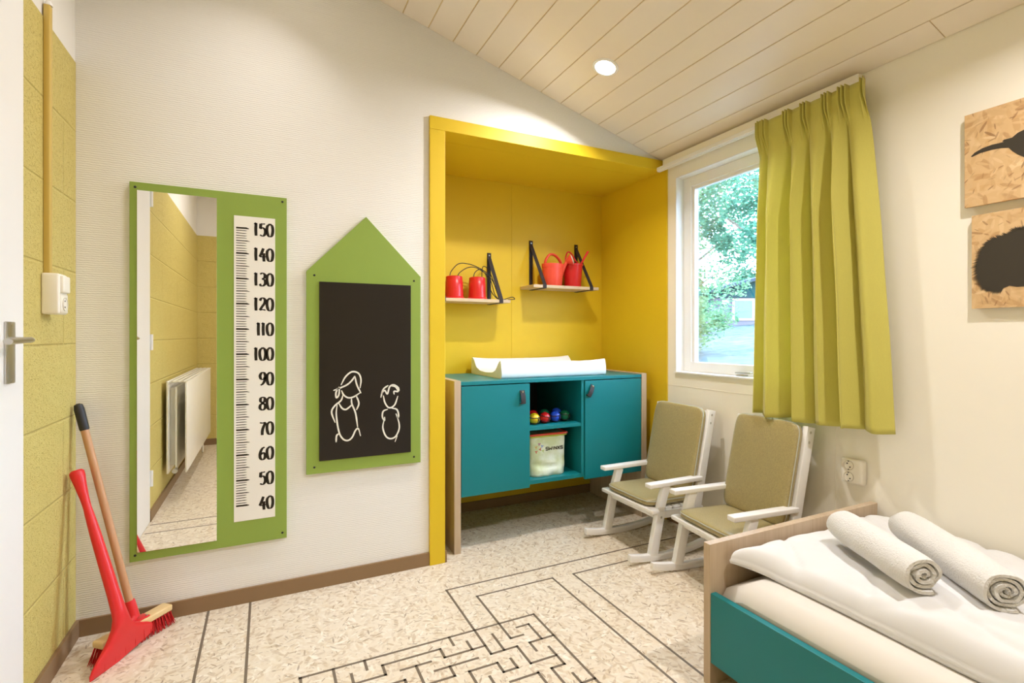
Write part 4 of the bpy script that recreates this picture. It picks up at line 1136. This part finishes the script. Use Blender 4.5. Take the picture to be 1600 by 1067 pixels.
def towel(p0, p1, r, turns, label, sq=0.88, seed=0.0):
    p0 = Vector(p0); p1 = Vector(p1); ax_ = (p1 - p0).normalized(); L = (p1 - p0).length
    side = ax_.cross(Vector((0, 0, 1))).normalized(); up = side.cross(ax_)
    bm = NB(); n = int(turns * 26); M_ = 12
    pitch = (r - 0.006) / turns; th = pitch * 0.965
    def P_(a, rr, s):
        wob = 1 + 0.05 * noise.noise(Vector((cos(a) * 1.3 + seed, sin(a) * 1.3, s * 3)))
        e = (0.007 * noise.noise(Vector((a * 1.1, seed, 5 + s))) + 0.004 * sin(a * 0.5))
        taper = 1 - 0.06 * (2 * s - 1) ** 2
        return p0 + ax_ * (L * s + (e if s < 0.5 else -e)) + (side * cos(a) * wob + up * sin(a) * sq * wob) * rr * taper
    O = []; I = []
    for k in range(n + 1):
        a = 2 * pi * turns * k / n - pi / 2 - 2 * pi * turns + 0.4; rr = 0.006 + pitch * turns * k / n
        ro_ = []; ri_ = []
        for m2 in range(M_ + 1):
            s = m2 / M_
            s2 = s
            edge_ = 0.0022 if m2 in (0, M_) else 0.0
            ro_.append(bm.verts.new(P_(a, rr - edge_, s2))); ri_.append(bm.verts.new(P_(a, rr - th + edge_, s2)))
        O.append(ro_); I.append(ri_)
    for k in range(n):
        for m2 in range(M_):
            bm.faces.new((O[k][m2], O[k + 1][m2], O[k + 1][m2 + 1], O[k][m2 + 1])); bm.faces.new((I[k][m2], I[k][m2 + 1], I[k + 1][m2 + 1], I[k + 1][m2]))
        bm.faces.new((O[k][0], I[k][0], I[k + 1][0], O[k + 1][0])); bm.faces.new((O[k][M_], O[k + 1][M_], I[k + 1][M_], I[k][M_]))
    for k in (0, n):
        for m2 in range(M_): bm.faces.new((O[k][m2], O[k][m2 + 1], I[k][m2 + 1], I[k][m2]))
    return tag(obj('rolled_towel', bm, 'towel', ang=1.4), label, 'towel', 'rolled towels on the duvet')
towel((1.452, 0.672, 0.480), (1.605, 0.955, 0.487), 0.060, 3.6, 'rolled white towel on the duvet, nearer the footboard', 0.86, 0.0)
towel((1.528, 0.545, 0.480), (1.768, 0.860, 0.488), 0.062, 4.2, 'rolled white towel on the duvet, nearer the right wall', 0.84, 3.0)

# ------------------------------------------------------------------ radiator (seen in the mirror)
rd = thing('radiator', 'white panel radiator low on the yellow block wall, seen in mirror', 'radiator', (XL, -0.08, 0.17))
ya, yb = -0.90, 0.635
bm = NB(); box(bm, (-0.482, ya, 0.175), (-0.472, yb, 0.765), 0.003); obj('front_panel', bm, 'radiator', rd)
bm = NB(); box(bm, (-0.585, ya, 0.175), (-0.573, yb, 0.765), 0.003); obj('rear_panel', bm, 'radiator', rd)
bm = NB()
for k in range(36): box(bm, (-0.572, ya + 0.03 + k * 0.041, 0.22), (-0.540, ya + 0.034 + k * 0.041, 0.725))
box(bm, (-0.538, ya + 0.02, 0.20), (-0.530, yb - 0.02, 0.735))
obj('fins', bm, 'radiator', rd, sm=False)
bm = NB()
for x0_ in (-0.586, -0.556, -0.526, -0.496): box(bm, (x0_, ya, 0.766), (x0_ + 0.012, yb, 0.772), 0.001)
for k in range(20): box(bm, (-0.586, ya + k * 0.079, 0.763), (-0.471, ya + 0.012 + k * 0.079, 0.770))
obj('top_grille', bm, 'radiator', rd)
for yy in (ya + 0.2, yb - 0.2): obj('wall_bracket', B((XL, yy - 0.02, 0.22), (-0.585, yy + 0.02, 0.72)), 'radiator', rd)
bm = NB(); tube(bm, [(-0.533, yb - 0.01, 0.20), (-0.533, yb + 0.03, 0.20)], 0.012); tube(bm, [(-0.533, yb + 0.03, 0.20), (-0.533, yb + 0.045, 0.20)], 0.016); obj('valve', bm, 'metal', rd)
bm = NB(); tube(bm, [(-0.533, ya + 0.03, 0.18), (-0.533, ya + 0.03, 0.001)], 0.009); obj('feed_pipe', bm, 'radiator', rd)

# ------------------------------------------------------------------ outdoors
def gz(x): return -0.25 + 0.069 * max(0, (x - 2.3)) * 1.22
def lawn_mat():
    m, b, t = base_mat('lawn', 0.9, 0.1)
    g_ = t.geo()
    t.link(t.mix(t.ramp(t.noise(g_, 2.2, 6, 0.7), 0.35, 0.65), lin((44, 56, 56)), lin((84, 92, 96))), b.inputs['Base Color'])
    return m
bm = NB(); nx = 30; gr = []
for i in range(nx + 1):
    xg = 2.26 + (70 - 2.26) * (i / nx) ** 1.6
    gr.append([bm.verts.new((xg, -25 + 80 * j / 30, gz(xg) + 0.12 * noise.noise(Vector((xg * .3, j * .7, 0))) * min(1, (xg - 2.26) / 5))) for j in range(31)])
for i in range(nx):
    for j in range(30): bm.faces.new((gr[i][j], gr[i + 1][j], gr[i + 1][j + 1], gr[i][j + 1]))
struct('ground', bm, lawn_mat(), ang=3)
leafm = []
for k, (c1, c2) in enumerate((((54, 96, 72), (100, 136, 98)), ((36, 78, 62), (78, 122, 96)), ((70, 112, 80), (124, 150, 110)))):
    m, b, t = base_mat('leaves_%d' % k, 0.7, 0.2)
    col = t.mix(t.ramp(t.noise(t.geo(), 5, 3), 0.35, 0.65), lin(c1), lin(c2)); t.link(col, b.inputs['Base Color'])
    tr = t.new('ShaderNodeBsdfTranslucent'); t.link(col, tr.inputs['Color']); mx = t.new('ShaderNodeMixShader'); mx.inputs[0].default_value = 0.4
    t.link(b.outputs[0], mx.inputs[1]); t.link(tr.outputs[0], mx.inputs[2]); t.link(mx.outputs[0], t.n['Material Output'].inputs['Surface'])
    leafm.append(m)
M['bark'] = mat('bark', (110, 96, 84), 0.9, 0.1, var=0.3, vs=9, bump=0.5, bs=30, bd=0.02)
def dirpt(u, z):     # point at depth z along horizontal image slope u from the camera heading
    F_ = Vector((sin(TH), cos(TH), 0)); R_ = Vector((cos(TH), -sin(TH), 0)); return F_ * z + R_ * (u * z)
def tree(u, z, h, rad, nleaf, lsz, mk, label, group='trees in the garden', low=0.25):
    p = dirpt(u, z); gz_ = gz(p.x)
    t = thing('garden_tree', label, 'tree', (p.x, p.y, gz_), group)
    b_ = NB(); tube(b_, catmull([(p.x, p.y, gz_ - 0.1), (p.x + 0.1, p.y, gz_ + h * 0.3), (p.x - 0.05, p.y + 0.1, gz_ + h * 0.6), (p.x + 0.1, p.y, gz_ + h * 0.9)], 5), [0.035 * h * (1 - 0.05 * k) * 0.6 for k in range(16)], 8)
    for k in range(7):
        a = k * 2.4; z0 = gz_ + h * (0.35 + 0.07 * k)
        tube(b_, [(p.x, p.y, z0), (p.x + cos(a) * rad * 0.7, p.y + sin(a) * rad * 0.7, z0 + h * 0.16)], [0.010 * h, 0.004 * h], 6)
    obj('trunk', b_, 'bark', t)
    b_ = NB(); rnd = random.Random(int(u * 1000 + z))
    clumps = []
    for k in range(34):
        th_ = rnd.uniform(0, 2 * pi); rr = rad * sqrt(rnd.random()) * 0.9; zz = h * (low + (1 - low) * rnd.random())
        sh = sqrt(max(0.1, 1 - ((zz / h - 0.6) / 0.55) ** 2)); clumps.append((p.x + cos(th_) * rr * sh, p.y + sin(th_) * rr * sh, gz_ + zz, rad * rnd.uniform(0.16, 0.34)))
    for k in range(nleaf):
        cx, cy, cz, cr = clumps[k % len(clumps)]
        d = Vector((rnd.gauss(0, 1), rnd.gauss(0, 1), rnd.gauss(0, 0.7))).normalized() * cr * rnd.uniform(0.5, 1.05)
        c = Vector((cx, cy, cz)) + d; q1 = Vector((rnd.gauss(0, 1), rnd.gauss(0, 1), rnd.gauss(0, 1))).normalized(); x1, y1 = frame_of(q1)
        s = lsz * rnd.uniform(0.6, 1.3)
        b_.faces.new([b_.verts.new(c + x1 * s * a + y1 * s * 0.6 * b) for a, b in ((-1, 0), (0, -1), (1, 0), (0, 1))])
    obj('foliage', b_, leafm[mk], t, sm=False, recalc=False)
tree(0.340, 15, 5.0, 2.1, 9000, 0.05, 2, 'pale leafy garden tree at the left side of the pane', low=0.12)
tree(0.530, 12, 6.0, 1.7, 9000, 0.05, 1, 'darker green garden tree beside the curtain edge', low=0.42)
tree(0.330, 24, 11, 3.4, 9000, 0.10, 0, 'tall green tree standing left of the garden house', low=0.04)
tree(0.50, 46, 17, 6.0, 9000, 0.18, 1, 'tall tree rising behind the garden house', low=0.10)
tree(0.30, 42, 17, 5.5, 7000, 0.18, 2, 'broad pale tree far left behind the garden', low=0.03)
# garden house
hp = dirpt(0.400, 30.0); hz = 1.95
R_ = Vector((cos(TH), -sin(TH), 0)); F_ = Vector((sin(TH), cos(TH), 0))
gh = thing('garden_house', 'low pale house with sloping roof across the garden outside the window', 'building', (hp.x, hp.y, hz - 0.3))
HM = Matrix(((R_.x, F_.x, 0, hp.x), (R_.y, F_.y, 0, hp.y), (0, 0, 1, hz), (0, 0, 0, 1)))
def hbox(lo, hi, b=0.0): b_ = NB(); box(b_, lo, hi, b, 2, HM); return b_
M['h_wall'] = mat('house_render', (92, 86, 92), 0.8, 0.1); M['h_gable'] = mat('house_gable', (26, 62, 60), 0.7, 0.1)
M['h_roof'] = mat('house_roof', (50, 56, 66), 0.8, 0.1)
obj('house_wall', hbox((0, 0, -0.5), (9, 5, 1.35)), 'h_wall', gh, sm=False)
b_ = NB(); prism(b_, [(-0.6, 1.35), (9, 1.35), (9, 4.0), (-0.6, 1.55)], 1, -0.1, 5); bmesh.ops.transform(b_, matrix=HM, verts=b_.verts); obj('gable', b_, 'h_gable', gh, sm=False)
b_ = NB(); prism(b_, [(-0.9, 1.50), (9.2, 4.08), (9.2, 4.26), (-0.9, 1.68)], 1, -0.8, 5.6); bmesh.ops.transform(b_, matrix=HM, verts=b_.verts); obj('roof', b_, 'h_roof', gh, sm=False)
for x0 in (1.1, 2.6):
    fr_ = obj('house_window', hbox((x0, -0.06, 0.0), (x0 + 1.3, 0.02, 1.3), 0.01), 'white_paint', gh, sm=False)
    obj('dark_pane', hbox((x0 + 0.12, -0.08, 0.12), (x0 + 1.18, -0.04, 1.18)), mat('dark_glass', (40, 60, 60), 0.1, 0.6), fr_, sm=False)
obj('wall_lamp', hbox((0.45, -0.2, 0.95), (0.85, 0.0, 1.2), 0.04), 'plastic_cream', gh)
